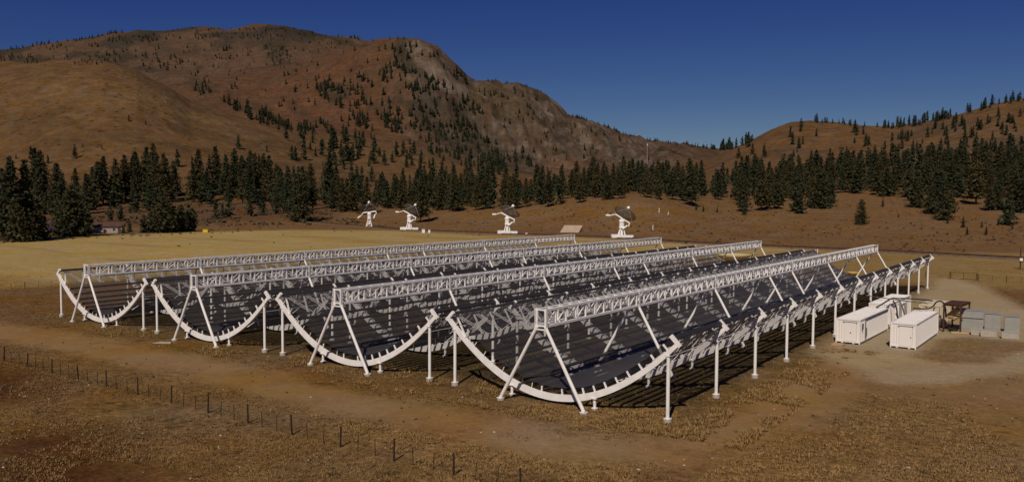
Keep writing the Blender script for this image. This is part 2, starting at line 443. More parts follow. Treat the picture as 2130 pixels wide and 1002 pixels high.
# albedo by place (surface colours, plus painted shade under the troughs), detail comes from the shader
def C(*c): return np.array(c)
nz = fbm(XG/26, YG/26, 81, 4)
alb = np.zeros(RG.shape+(3,))
def put(m, c):
    global alb
    m = np.clip(m, 0, 1)[..., None]; alb = alb*(1-m)+np.array(c)*m
put(np.ones(RG.shape), (0.172, 0.098, 0.035))                 # dry grass on soil, foreground
put(np.clip((nz-0.5)*5, 0, 1)*0.6, (0.125, 0.064, 0.022))
put(np.clip((RG-75)/40, 0, 1)*(RG < 600), (0.150, 0.079, 0.028))
put(field, (0.345, 0.242, 0.088))
put(field*np.clip((fbm(XG/50, YG/9, 91, 4)-0.5)*6, 0, 1)*0.6, (0.25, 0.155, 0.052))
put(bench*(RG < 1200), (0.158, 0.086, 0.036))
put(bench*(RG < 1200)*np.clip((fbm(XG/40, YG/40, 95, 4)-0.5)*6, 0, 1)*0.6, (0.172, 0.098, 0.036))
put(bench*(RG < 760)*np.clip((740-UG)/60, 0, 1)*np.clip((rr0-1.12)/0.1, 0, 1)*0.85, (0.105, 0.054, 0.026))
g1 = np.clip((RG-620)/200, 0, 1)
put(g1, (0.122, 0.067, 0.028))
put(g1*np.clip((fbm(XG/170, YG/170, 99, 4)-0.48)*6, 0, 1)*0.7, (0.094, 0.056, 0.027))
right = np.clip((UG-1440)/60, 0, 1)
put(g1*right, (0.122, 0.066, 0.028))
put(g1*right*np.clip((fbm(XG/90, YG/90, 101, 4)-0.5)*7, 0, 1)*0.7, (0.098, 0.060, 0.034))
g2 = np.clip((RG-1600)/150, 0, 1)*(UG < 1500)
put(g2, (0.094, 0.049, 0.025))
red = g2*np.exp(-((UG-660)/170)**2)
put(red*0.9, (0.102, 0.048, 0.024))
put(g2*np.clip((ridged(wx/120, wy/120, 111, 4)-0.62)*6, 0, 1)*0.5, (0.070, 0.043, 0.026))
put(rocky*0.9, (0.078, 0.050, 0.031))
put(rocky*np.clip((ridged(wx/45, wy/45, 121, 4)-0.66)*7, 0, 1)*0.9, (0.138, 0.104, 0.076))
put(rocky*np.clip((0.50-ridged(wx/60, wy/60, 131, 4))*7, 0, 1)*0.9, (0.034, 0.025, 0.017))
g3 = np.clip((RG-3050)/200, 0, 1)
put(g3, (0.090, 0.053, 0.031))
put(g3*np.clip((fbm(XG/240, YG/240, 141, 5)-0.53)*9, 0, 1)*0.85, (0.036, 0.029, 0.022))
# where scrub, cliffs and bare faces stand on the mountains
dxy = np.maximum(RG*np.cos(AG), 1.0)
Pz = ZG-CAM[2]; fx = (XG-CAM[0]); fy = (YG-CAM[1])
dep_ = fx*F_[0]+fy*F_[1]+Pz*F_[2]; dep_ = np.where(dep_ > 1, dep_, 1)
PU = W/2+FOC*(fx*R2[0]+fy*R2[1]+Pz*R2[2])/dep_; PV = H/2-FOC*(fx*U2[0]+fy*U2[1]+Pz*U2[2])/dep_
scr = fbm(wx/55, wy/55, 151, 5)
def blob(cu, cv, ru, rv, rot=0.0, sh=0.5):
    c, s_ = math.cos(rot), math.sin(rot); du, dv = PU-cu, PV-cv
    q = np.hypot((du*c+dv*s_)/ru, (-du*s_+dv*c)/rv)
    return np.clip((1.15-q+(scr-0.5)*2.2)/0.35, 0, 1)*sh*(RG > 900)
DK = (0.036, 0.030, 0.019)
for b_ in [(60,124,75,9,0,.75),(215,118,60,11,0,.75),(160,112,35,8,0,.6),(340,112,80,12,0,.45),(470,73,50,8,0,.8),(300,78,60,6,-.1,.7),(660,76,90,7,.2,.75),(575,108,22,22,.6,.7),
           (545,85,50,10,0,.45),(690,190,26,22,.7,.7),(885,205,32,26,.5,.7),(795,230,30,18,0,.45),(420,182,28,12,.3,.6),(240,135,30,7,.3,.6),(900,260,90,16,.75,.5),(985,310,110,18,.45,.55),
           (840,110,14,34,-.2,.55),(880,160,16,60,-.75,.6),(960,240,24,95,-.9,.5),(1050,330,80,14,.45,.5),(1290,320,60,18,.5,.4),(1180,300,20,45,-.5,.4),(640,240,60,10,.5,.35)]:
    put(blob(*b_)*(RG > 1500), DK)
for b_ in [(900,135,14,52,-.7,.75),(935,165,12,45,-.75,.65),(865,110,10,26,-.5,.6),(960,185,12,22,-.6,.5),(1120,225,30,16,.4,.4),(1150,240,14,22,0,.35),(1090,260,30,12,.5,.3)]:
    put(blob(*b_)*np.clip((ridged(wx/28, wy/28, 161, 4)-0.52)*6, 0, 1)*(RG > 1500), (0.150, 0.112, 0.080))
put(blob(1190,345,90,16,.05,.6)*(RG > 1500), (0.118, 0.062, 0.034))
put(blob(1040,215,60,40,.4,.6)*(RG > 1500), (0.066, 0.045, 0.022))
put(blob(930,110,60,16,.75,.7)*(RG > 1500), (0.094, 0.056, 0.034))
hl1 = (RG < 1500) & (RG > 800) & (UG < 1100)
for b_ in [(250,255,40,5,.6,.6),(180,235,60,5,.25,.4),(330,300,90,5,.15,.4),(40,260,60,20,0,.3),(120,300,80,18,0,.35),(420,280,60,12,.2,.3),(200,270,100,12,.3,.3)]:
    put(blob(*b_)*hl1, (0.068, 0.042, 0.020))
for b_ in [(215,205,90,20,.1,.6),(360,235,60,14,.3,.5),(480,265,70,12,.3,.5),(90,190,60,14,0,.4)]:
    put(blob(*b_)*hl1, (0.134, 0.081, 0.036))
# near masks last
under_shade = mask(np.array([(-8.5,2.6),(71.5,2.6),(71.5,107),(-8.5,107)], float), 1.2)
put(mk_under*0.8, (0.125, 0.078, 0.032)); put(under_shade*0.85, (0.060, 0.043, 0.020))  # ground tone, then the troughs' shade painted darker into it
put(mk_gold*0.9, (0.225, 0.130, 0.044))
put(mk_dark*0.88, (0.072, 0.026, 0.008))
put(mk_track, (0.232, 0.138, 0.058))
put(mk_grav, (0.318, 0.236, 0.134)); put(mk_pale*mk_grav, (0.300, 0.222, 0.132))

def terrain_mat():
    m = bpy.data.materials.new('dry_valley_ground'); m.use_nodes = True
    t = m.node_tree; L = t.links.new; b = t.nodes['Principled BSDF']
    b.inputs['Roughness'].default_value = 0.95; b.inputs['Specular IOR Level'].default_value = 0.05
    g = t.nodes.new('ShaderNodeNewGeometry')
    at = t.nodes.new('ShaderNodeAttribute'); at.attribute_name = 'albedo'
    am = t.nodes.new('ShaderNodeAttribute'); am.attribute_name = 'rough'
    def noise(scale, det=6, rough=0.6, st=None):
        n = t.nodes.new('ShaderNodeTexNoise'); n.inputs['Scale'].default_value = scale
        n.inputs['Detail'].default_value = det; n.inputs['Roughness'].default_value = rough
        if st:
            mp = t.nodes.new('ShaderNodeMapping'); mp.inputs['Scale'].default_value = st
            L(g.outputs['Position'], mp.inputs[0]); L(mp.outputs[0], n.inputs['Vector'])
        else: L(g.outputs['Position'], n.inputs['Vector'])
        return n.outputs['Fac']
    def mth(op, a, bb):
        n = t.nodes.new('ShaderNodeMath'); n.operation = op
        for i, x in enumerate((a, bb)):
            if isinstance(x, (int, float)): n.inputs[i].default_value = x
            else: L(x, n.inputs[i])
        return n.outputs[0]
    def mr(x, a, bb, c, d):
        n = t.nodes.new('ShaderNodeMapRange'); n.inputs[1].default_value = a; n.inputs[2].default_value = bb
        n.inputs[3].default_value = c; n.inputs[4].default_value = d
        L(x, n.inputs[0]); return n.outputs[0]
    fine = noise(2.6, 8, 0.72)          # decimetre clumps
    med = noise(0.33, 8, 0.65)          # few metres
    big = noise(0.021, 10, 0.68)        # hillside scale
    ah0 = t.nodes.new('ShaderNodeAttribute'); ah0.attribute_name = 'hill'
    def gate_(x, f):   # 1 + (x-1)*f
        return mth('ADD', mth('MULTIPLY', mth('SUBTRACT', x, 1.0), f), 1.0)
    slope = noise(0.075, 8, 0.7)
    k = mth('MULTIPLY', gate_(mr(med, 0.33, 0.67, 0.80, 1.20), am.outputs['Fac']), gate_(mr(big, 0.3, 0.7, 0.74, 1.26), mth('MAXIMUM', ah0.outputs['Fac'], 0.3)))
    k = mth('MULTIPLY', k, gate_(mr(slope, 0.34, 0.66, 0.76, 1.24), ah0.outputs['Fac']))
    lump_ = noise(1.05, 5, 0.6)
    kf = mth('MULTIPLY', mr(fine, 0.36, 0.64, 0.58, 1.42), mr(lump_, 0.35, 0.65, 0.80, 1.20))
    vh = t.nodes.new('ShaderNodeTexVoronoi'); vh.inputs['Scale'].default_value = 0.085; L(g.outputs['Position'], vh.inputs['Vector'])
    gh = mr(noise(0.013, 4), 0.40, 0.55, 0.0, 1.0)
    k = mth('MULTIPLY', k, gate_(mr(vh.outputs['Distance'], 0.14, 0.26, 0.42, 1.0), mth('MULTIPLY', gh, ah0.outputs['Fac'])))
    one = mth('ADD', mth('MULTIPLY', mth('SUBTRACT', kf, 1.0), am.outputs['Fac']), 1.0)
    k = mth('MULTIPLY', k, one)
    # scattered dark tufts and sage spots
    vo = t.nodes.new('ShaderNodeTexVoronoi'); vo.inputs['Scale'].default_value = 0.55; L(g.outputs['Position'], vo.inputs['Vector'])
    sp = mr(vo.outputs['Distance'], 0.16, 0.30, 0.55, 1.0)
    gate = mr(noise(0.09, 3), 0.45, 0.58, 0.0, 1.0)
    sp2 = mth('ADD', mth('MULTIPLY', mth('SUBTRACT', sp, 1.0), mth('MULTIPLY', gate, am.outputs['Fac'])), 1.0)
    k = mth('MULTIPLY', k, sp2)
    vm = t.nodes.new('ShaderNodeVectorMath'); vm.operation = 'SCALE'
    L(at.outputs['Color'], vm.inputs[0]); L(k, vm.inputs['Scale'])
    hs = t.nodes.new('ShaderNodeHueSaturation')
    L(mr(noise(0.12, 5), 0.3, 0.7, 0.492, 0.510), hs.inputs['Hue'])
    L(mr(noise(0.07, 5), 0.3, 0.7, 0.82, 1.15), hs.inputs['Saturation'])
    L(vm.outputs[0], hs.inputs['Color']); L(hs.outputs[0], b.inputs['Base Color'])
    bp = t.nodes.new('ShaderNodeBump'); bp.inputs['Strength'].default_value = 0.9; bp.inputs['Distance'].default_value = 0.16
    L(mth('MULTIPLY', fine, am.outputs['Fac']), bp.inputs['Height'])
    bp2 = t.nodes.new('ShaderNodeBump'); bp2.inputs['Strength'].default_value = 0.7; bp2.inputs['Distance'].default_value = 9.0
    L(noise(0.028, 10, 0.65), bp2.inputs['Height']); L(bp.outputs[0], bp2.inputs['Normal'])
    mxn = t.nodes.new('ShaderNodeMix'); mxn.data_type = 'VECTOR'
    ah = t.nodes.new('ShaderNodeAttribute'); ah.attribute_name = 'hill'
    L(ah.outputs['Fac'], mxn.inputs[0]); L(bp.outputs[0], mxn.inputs[4]); L(bp2.outputs[0], mxn.inputs[5])
    L(mxn.outputs[1], b.inputs['Normal'])
    return m
M_GROUND = terrain_mat()
roughm = np.where(RG < 600, 1.0, 0.5)*(1-0.74*np.maximum(mk_track, mk_grav))*(1-0.45*field)

NR, NAZ = RG.shape
def terrain_part(name, cellmask, kind='structure'):
    jj, ii = np.nonzero(cellmask)
    q = np.stack([jj*NAZ+ii, jj*NAZ+ii+1, (jj+1)*NAZ+ii+1, (jj+1)*NAZ+ii], 1)[:, ::-1]
    used, inv = np.unique(q, return_inverse=True)
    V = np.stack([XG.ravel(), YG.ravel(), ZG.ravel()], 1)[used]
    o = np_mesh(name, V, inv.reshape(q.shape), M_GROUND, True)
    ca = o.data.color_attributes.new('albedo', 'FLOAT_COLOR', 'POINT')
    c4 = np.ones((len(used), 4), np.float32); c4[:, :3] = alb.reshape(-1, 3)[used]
    ca.data.foreach_set('color', c4.ravel())
    for nm, arr in (('rough', roughm), ('hill', hill)):
        a = o.data.attributes.new(nm, 'FLOAT', 'POINT'); a.data.foreach_set('value', arr.ravel()[used].astype(np.float32))
    tag(o, kind=kind); return o
cr = RG[:-1, :-1]
c_hill = cr > 650
c_grav = (mk_grav[:-1, :-1] > 0.5) & ~c_hill
c_trk = (mask(TRACK, 2.5)[:-1, :-1] > 0.5) & ~c_grav & ~c_hill
c_field = (field[:-1, :-1] > 0.5) & ~c_hill & ~c_grav & ~c_trk
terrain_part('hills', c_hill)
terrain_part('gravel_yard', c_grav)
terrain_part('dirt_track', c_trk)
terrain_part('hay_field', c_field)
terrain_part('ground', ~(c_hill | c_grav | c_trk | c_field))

# ------------------------------------------------------------------ cylinder telescopes
SP = 21.189; BAY = 8.682; NR_ = 13
def zr(x): return 0.42 + x*x/19.8
def nrm(x):
    s = x/9.9; l = math.hypot(s, 1); return (-s/l, 1/l)
def off(x, o):
    a, b = nrm(x); return (x+a*o, zr(x)+b*o)
def rib_mb(last=False):
    m = MB(); w = 0.13; N = 40; n = len(m.v)
    for i in range(N+1):
        x = -10+20*i/N; hh = 0.24*(1-0.42*(abs(x)/10)**3)
        for o in (-hh, hh):
            px, pz = off(x, o)
            m.v += [(px, -w, pz), (px, w, pz)]
    for i in range(N):
        a = n+i*4; b = a+4
        m.f += [(a, a+1, b+1, b), (a+2, b+2, b+3, a+3), (a, b, b+2, a+2), (a+1, a+3, b+3, b+1)]
    m.f += [(n, n+2, n+3, n+1), (n+N*4, n+N*4+1, n+N*4+3, n+N*4+2)]
    for k in range(-10, 11):
        x = k*0.93
        if abs(k) == 0: continue
        p0 = off(x, 0.15); p1 = off(x, 0.66); ww = (0.115, 0.10) if (k > -2 or k == -4) else (0.05, 0.04)
        m.bar((p0[0], 0, p0[1]), (p1[0], 0, p1[1]), ww[0], ww[1], up=(0, 1, 0))
    for s in (-1, 1):
        p0 = off(s*9.93, -0.24); p1 = off(s*9.93, 0.74)
        m.bar((p0[0], 0, p0[1]), (p1[0], 0, p1[1]), 0.25, 0.22, up=(0, 1, 0))
    return m
rx = [-0.1]+[k*BAY for k in range(1, NR_)]
def make_telescope():
    root = empty('cylinder_telescope', (0, 0, 0))
    rib0 = rib_mb().build('rib', M_WHITE, root); rib0.location = (0, 0, 0)
    for k in range(1, NR_):
        r = rib0.copy(); col.objects.link(r); r.parent = root; r.location = (0, k*BAY, 0)
    # columns and stub columns with footings
    zt = zr(9.2)-0.16
    m = MB().tube((0,0,0.30), (0,0,zt), 0.125, 0.125, 12); m.box(-.22,.22,-.22,.22,0.27,0.30); m.box(-.17,.17,-.17,.17,zt-0.02,zt+0.05)
    c0 = m.build('column', M_WHITE, root); f0 = MB().tube((0,0,-0.3), (0,0,0.272), 0.30, 0.28, 14).build('footing', M_CONC, c0)
    zs = zr(3.6)-0.22
    m = MB().tube((0,0,0.16), (0,0,zs), 0.11, 0.11, 10); m.box(-.19,.19,-.19,.19,0.13,0.16); m.box(-.2,.2,-.2,.2,zs-0.05,zs+0.02)
    s0 = m.build('short_column', M_WHITE, root); g0 = MB().tube((0,0,-0.3), (0,0,0.132), 0.25, 0.24, 12).build('footing', M_CONC, s0)
    first = True
    for k in range(NR_):
        for s in (-1, 1):
            if first: c0.location = (s*9.25, k*BAY, 0); s0.location = (s*3.62, k*BAY, 0); first = False; continue
            a = copy_tree(c0, root); a.location = (s*9.25, k*BAY, 0)
            b = copy_tree(s0, root); b.location = (s*3.62, k*BAY, 0)
    Y0, Y1 = -0.10, (NR_-1)*BAY+0.1
    # purlins
    first = None
    for k in range(-8, 9):
        x = k*0.93
        px, pz = off(x, 0.56); a, b = nrm(x)
        m = MB(); m.bar((0, Y0+0.12, 0), (0, Y1-0.12, 0), 0.12, 0.24, up=(a, 0, b))
        o = m.build('purlin', M_PURL, root); o.location = (px, 0, pz)
    # edge channels at the two rims
    for s in (-1, 1):
        px, pz = off(s*9.93, 0.52); a, b = nrm(s*9.93)
        m = MB(); m.bar((px, Y0+0.1, pz), (px, Y1, pz), 0.10, 0.30, up=(a, 0, b))
        m.build('rim_channel', M_PURL, root)
    # reflector surface
    N = 48; V = []; UVc = []; acc = 0; prev = None
    for i in range(N+1):
        x = -10.0+20*i/N; p = off(x, 0.70)
        if prev: acc += math.hypot(p[0]-prev[0], p[1]-prev[1])
        prev = p
        for y in (Y0+0.3, Y1-0.02): V.append((p[0], y, p[1])); UVc.append((y, acc))
    Fc = [(2*i, 2*i+2, 2*i+3, 2*i+1) for i in range(N)]
    me = bpy.data.meshes.new('reflector_mesh'); me.from_pydata(V, [], Fc); me.update()
    uv = me.uv_layers.new(name='UVMap')
    for l in me.loops: uv.data[l.index].uv = UVc[l.vertex_index]
    me.polygons.foreach_set('use_smooth', [True]*len(me.polygons)); me.materials.append(M_MESH)
    o = bpy.data.objects.new('reflector_mesh', me); col.objects.link(o); o.parent = root
    # lacing behind the top of each wing and the wavy joist webs lower down
    P = BAY/4
    for s in (-1, 1):
        m = MB(); t0 = off(s*9.9, 0.22); t1 = off(s*8.25, 0.22)
        n = int((Y1-Y0)/P)
        for k in range(n):
            y = Y0+0.3+k*P
            m.bar((t1[0], y-0.25, t1[1]), (t0[0], y+P*0.28, t0[1]), 0.15, 0.08, up=(-s*.7, 0, .7))
            for dq in (0, 0.32):
                m.bar((t0[0], y+P*0.28+dq, t0[1]), (t1[0], y+P*1.0+dq, t1[1]), 0.065, 0.065)
        m.build('edge_lacing', M_WHITE if s < 0 else M_GALV, root)
    for x in (9.3, 7.7, 6.1):
        m = MB(); p0 = off(x, 0.30); p1 = off(x-0.62, 0.04); m.bar((p0[0], Y0+.35, p0[1]), (p0[0], Y1-.3, p0[1]), .05, .05)
        n = int((Y1-Y0)/1.447)
        for k in range(n):
            y = Y0+0.35+k*1.447
            w = 0.06+0.03*((k*7) % 3)
            if (k+int(x)) % 3 == 2: continue
            m.bar((p0[0], y, p0[1]), (p1[0], y+0.55, p1[1]), w, 0.05, up=(-.6, 0, .8))
            if (k+int(x)) % 2 == 0: m.bar((p1[0], y+0.55, p1[1]), (p0[0], y+1.25, p0[1]), 0.06, 0.05, up=(-.6, 0, .8))
        m.build('purlin_brace', M_WHITE, root)
    # gusset plates where the purlins cross each rib
    for k in range(NR_):
        m = MB(); ax = off(-8.6, 0.44); 
        for q in range(-9, 10):
            x = q*0.93
            if q in (0,): continue
            p = off(x, 0.33); a, b = nrm(x)
            m.bar((p[0]-b*.13, k*BAY+0.19, p[1]+a*.13), (p[0]+b*.13, k*BAY+0.19, p[1]-a*.13), 0.10, 0.20, up=(a, 0, b))
        for q in range(-18, 18):
            pa, pb = off(q*.465, .30), off((q+1)*.465, .30); m.bar((pa[0], k*BAY+.19, pa[1]), (pb[0], k*BAY+.19, pb[1]), .04, .05)
        m.build('gusset', M_WHITE, root) if 0 < k < NR_-1 else None
    # focal line truss
    tr = MB(); TW = 0.36; zb, zt2 = 5.86, 7.02; ya, yb = -1.55, 107.9
    for s in (-1, 1):
        tr.box(s*TW-0.09, s*TW+0.09, ya, yb, zb-0.09, zb+0.09)
        tr.box(s*TW-0.09, s*TW+0.09, ya, yb, zt2-0.08, zt2+0.08)
    o = tr.build('truss_chord', M_WHITE, root)
    NP = 76; dy = (yb-ya)/NP
    tw = MB()
    for s in (-1, 1):
        for k in range(NP+1):
            y = ya+k*dy; y = min(max(y, ya+0.07), yb-0.07)
            tw.box(s*TW-0.055, s*TW+0.055, y-0.065, y+0.065, zb+0.088, zt2-0.078)
            if k < NP:
                e = 0.08
                a, b = (zb+0.1, zt2-0.1) if k % 2 else (zt2-0.1, zb+0.1)
                tw.bar((s*TW, ya+k*dy+e, a), (s*TW, ya+(k+1)*dy-e, b), 0.075, 0.075)
    tw.build('truss_web', M_WHITE, root)
    tb = MB()
    for k in range(0, NP+1):
        y = min(max(ya+k*dy, ya+0.1), yb-0.1)
        tb.box(-TW+0.088, TW-0.088, y-0.05, y+0.05, zb-0.05, zb+0.05)
        tb.box(-TW+0.088, TW-0.088, y-0.05, y+0.05, zt2-0.05, zt2+0.05)
        if k < NP: tb.bar((-TW*.7*(1 if k % 2 else -1), y, zb), (TW*.7*(1 if k % 2 else -1), y+dy, zb), 0.05)
    tb.build('truss_bracing', M_WHITE, root)
    fl = MB(); fl.box(-0.22, 0.22, ya+1.8, yb-1.8, zb-0.22, zb-0.094)
    for k in range(48): fl.box(-0.16, 0.16, 2.0+k*2.14, 3.9+k*2.14, zb+0.10, zb+0.22)
    fl.build('feed_line', M_GALV, root)
    # A-frame legs
    first = True
    for Y in (-1.5, 13.2, 30.6, 48, 57, 74.5, 92, 107.9):
        for s in (-1, 1):
            if first:
                pass
            m = MB(); top = Vector((s*TW, 0, zb-0.05)); bot = Vector((s*3.6, 0, 0.16))
            if s == -1 and Y != -1.5 or s == 1 and Y != -1.5:
                l = copy_tree(LEG[s], root); l.location = (0, Y, 0); continue
            m.tube(bot, top, 0.135, 0.12, 10); m.box(s*3.6-.22, s*3.6+.22, -.22, .22, 0.13, 0.165)
            l = m.build('leg', M_WHITE, root); l.location = (0, Y, 0)
            f = MB(); f.tube((s*3.6, 0, -0.3), (s*3.6, 0, 0.133), 0.30, 0.28, 12); f.build('footing', M_CONC, l)
            LEG[s] = l
        m = MB()
        # saddle under the truss at each A-frame
        m.box(-TW-0.05, TW+0.05, -0.10, 0.10, zb-0.30, zb-0.225)
        m.box(-TW-0.14, -TW-0.095, -0.12, 0.12, zb-0.25, zt2+0.12); m.box(TW+0.095, TW+0.14, -0.12, 0.12, zb-0.25, zt2+0.12)
        o = m.build('truss_saddle', M_WHITE, root); o.location = (0, Y, 0)
    return root
LEG = {}
tele = make_telescope()
TG = 'half-pipe cylinder telescopes side by side'
tnames = ['white-ribbed mesh half-pipe telescope farthest from the white containers, bordering the open hay field',
          'white-ribbed mesh half-pipe telescope, second from the left in the row of four',
          'white-ribbed mesh half-pipe telescope, third from the left in the row of four',
          'white-ribbed mesh half-pipe telescope nearest the white containers, rightmost of the four']
for c in range(4):
    t = tele if c == 0 else copy_tree(tele)
    t.location = (SP*c, 0, 0); tag(t, tnames[c], 'telescope', TG)

# ------------------------------------------------------------------ shipping containers
def container(x, y, rz, L, label, m, door_right=False, group='shipping containers in the yard'):
    w, hh = 2.44, 2.59
    root = empty('shipping_container', (x, y, 0), rz, label, 'container', group)
    b = MB(); z0 = 0.17
    # corrugated sides
    def corr(p0, p1, inx, n):
        p0 = Vector(p0); p1 = Vector(p1); d = (p1-p0)/n; q = Vector(inx)*0.045
        for i in range(n):
            a = p0+d*i
            pts = [a, a+d*.3, a+d*.45+q, a+d*.85+q, a+d]
            for s, e in zip(pts[:-1], pts[1:]):
                b.quad((s.x, s.y, z0+.12), (e.x, e.y, z0+.12), (e.x, e.y, hh-.10), (s.x, s.y, hh-.10))
    corr((0.03, 0.10, 0), (0.03, L-.1, 0), (1, 0, 0), int(L/0.28)); corr((w-.03, 0.1, 0), (w-.03, L-.1, 0), (-1, 0, 0), int(L/0.28))
    corr((0.1, 0.03, 0), (w-.1, 0.03, 0), (0, 1, 0), 9); corr((0.1, L-.03, 0), (w-.1, L-.03, 0), (0, -1, 0), 9)
    b.build('body', m, root)
    rf_ = MB(); rf_.box(0.104, w-.104, .124, L-.124, hh-.13, hh-.012); n_ = int(L/.6)
    for k_ in range(n_): rf_.box(.16, w-.16, .2+k_*.6, .5+k_*.6, hh-.011, hh+.004)
    rf_.build('roof', M_ROOF_LIT if m is M_CONT else m, root)
    f = MB()
    for xx in (0, w-.1):
        for yy in (0, L-.12): f.box(xx-0.004, xx+.104, yy-0.004, yy+.124, 0.02, hh+.004)
    for xx in (0.0, w-.1):
        f.box(xx, xx+.1, .124, L-.124, z0, z0+.13); f.box(xx, xx+.1, .124, L-.124, hh-.10, hh)
    for yy in (0, L-.12):
        f.box(.104, w-.104, yy, yy+.12, z0, z0+.13); f.box(.104, w-.104, yy, yy+.12, hh-.10, hh)
    f.box(0.55, 0.75, 0.03, L-.03, 0.05, z0); f.box(w-.75, w-.55, 0.03, L-.03, 0.05, z0)
    f.build('frame', m, root)
    d = MB(); d.box(0.85, 2.05, -0.02, 0.025, z0+.14, hh-.32); dd = d.build('door', m, root)
    k = MB(); k.box(1.45 if not door_right else 1.9, 1.56 if not door_right else 1.98, -0.06, -0.021, 1.15, 1.27); k.build('handle', M_DUCT, dd)
    l = MB(); l.box(0.72, 2.16, -0.05, -0.001, hh-.31, hh-.255); l.build('door_canopy', M_DUCT, root)
    return root
A = container(73.85, 39.55, -0.03, 12.2, 'long white shipping container nearest the telescope, small pallet at its front corner', M_CONT)
m = MB(); m.box(2.44, 2.53, 2.35, 2.50, .6, 1.5); m.box(2.44, 2.56, 0.75, 0.95, 1.55, 2.15); m.build('wall_box', M_DUCT, A)
m = MB(); m.box(2.441, 2.50, 2.2, 12.0, 2.45, 2.53); m.box(2.441, 2.49, 2.1, 2.2, .3, 2.53); m.build('cable_tray', M_DUCT, A)
B = container(79.1, 39.95, -0.02, 12.2, 'long white shipping container in front of the cream one, dark hose across its roof', M_CONT, True)
Cc = container(73.65, 55.8, -0.02, 12.2, 'white shipping container at the back of the yard with air-conditioning units and black hoses', M_CONT)
D = container(78.85, 58.0, -0.03, 6.1, 'short cream shipping container beside the rusty steel frame', M_CREAM)
m = MB()
for zz in (0.55, 1.55): m.box(0.3, 2.2, -0.55, -0.03, zz, zz+0.85)
m.box(0.35, 2.15, -0.6, -0.552, 0.65, 1.3)
m.build('air_conditioner', M_CONT, Cc)
for ya_ in (2.5, 5.5): MB().box(2.441, 2.9, ya_, ya_+1.8, 0.5, 2.25).build('equipment_panel', M_CONT, Cc)
m = MB(); m.box(0.25, 2.2, -0.5, -0.03, 1.75, 2.45); m.box(0.25, 2.2, -0.5, -0.03, 0.6, 1.5); m.build('air_conditioner', M_CREAM, D)
m = MB(); m.box(1.75, 2.35, -2.1, -1.3, 0.15, 2.55); m.box(1.7, 2.4, -2.15, -1.25, 0.0, 0.15); o = m.build('electrical_cabinet', M_CREAM)
o.location = (78.95, 58.0, 0); tag(o, 'tall narrow cream electrical cabinet just behind the right-hand white container', 'cabinet')

def hose(name, pts, r, m, label, cat):
    c = []
    P = [Vector(p) for p in pts]; P = [P[0]]+P+[P[-1]]
    for i in range(1, len(P)-2):
        for k in range(6):
            t = k/6; a, b, cc, d = P[i-1:i+3]
            c.append(0.5*((2*b)+(-a+cc)*t+(2*a-5*b+4*cc-d)*t*t+(-a+3*b-3*cc+d)*t**3))
    c.append(P[-2])
    o = MB().path([tuple(p) for p in c], r).build(name, m, smooth=True); return tag(o, label, cat)
hose('cable_hose', [(75.6,50.5,2.75),(75.9,52.5,3.0),(76.3,55.2,3.35),(76.6,58,3.1),(76.9,60.5,2.9),(78.8,61,2.85),(80,60,2.9)], 0.085, M_DARK, 'thick black cable hose arching over the gap between the two left white containers', 'hose')
hose('cable_hose', [(76.5,55,3.15),(76.9,54.9,2.4),(77.1,54.8,1.2),(77.3,55,0.2)], 0.09, M_DARK, 'black hose dropping down past the white air-conditioning unit', 'hose')
hose('cable_hose', [(76.9,56.5,3.05),(77.3,56.5,2.2),(77.7,56.5,0.9),(77.9,56.6,0.15)], 0.09, M_DUCT, 'grey hose slanting down in front of the rear white container', 'hose')
hose('conduit', [(68.5,62,3.0),(72,60.5,2.95),(76,58.4,2.9),(80,57,2.85)], 0.06, M_DUCT, 'thin grey conduit running from the telescope across to the cream container', 'pipe')
hose('cable_hose', [(79.3,51.2,2.85),(80.6,51.6,2.86),(81.0,53.5,2.95),(81.1,55.5,3.3),(81.6,56.2,3.25),(81.9,56.4,2.5),(82.0,56.4,1.4)], 0.085, M_DARK, 'thick black hose crossing the far roof end of the right-hand white container', 'hose')

hose('cable_hose', [(73.2,62,0.12),(74.5,54.5,.08),(77.0,53.6,.07),(78.4,55.2,.07),(78.9,56.8,.3)], 0.05, M_DARK, 'black cable lying on the gravel between the container groups', 'hose')
# rusty frame
root = empty('steel_frame', (82.0, 54.6, 0), -0.10, 'tall rusty brown steel gantry frame between the cream container and the grey cabinets', 'frame')
fz, fw, fl = 3.15, 1.75, 4.0
for x in (0, fw):
    for y in (0, fl): MB().box(x-.08, x+.08, y-.08, y+.08, 0, fz-.12).build('post', M_RUST, root)
m = MB(); m.box(-.15, fw+.15, -.15, fl+.15, fz+.04, fz+.12)
m.build('deck', M_RUST, root)
m = MB()
for x in (0, fw): m.box(x-.07, x+.07, -.14, fl+.14, fz-.12, fz+.038)
for y in (0, fl): m.box(.072, fw-.072, y-.07, y+.07, fz-.12, fz+.03)
m.bar((0, 0, .6), (fw, 0, fz-1.2), .09); m.bar((0, fl, 1.7), (fw, fl, 1.7), .09)
m.build('beam', M_RUST, root)
m = MB(); m.box(.2, fw-.2, .8, 2.4, 1.65, 1.75); m.bar((.1, .5, 1.3), (fw+.3, .2, 2.0), .14, .1); m.bar((.15, 1.5, 1.6), (1.3, 1.0, 2.7), .5, .5)
o = m.build('timber_boards', M_PALLET, root)
for i in range(5):
    r = 0.38+0.05*i
    pts = [(82.9+r*math.cos(t), 55.4+r*0.8*math.sin(t), 0.06+0.075*i+0.04*math.sin(3*t+i)) for t in np.linspace(0, 6.3, 20)]
    if i == 0: cm = MB()
    cm.path(pts, 0.035, 5)
tag(cm.build('cable_coil', M_DARK), 'coil of black cable on the ground under the rusty frame', 'cable')

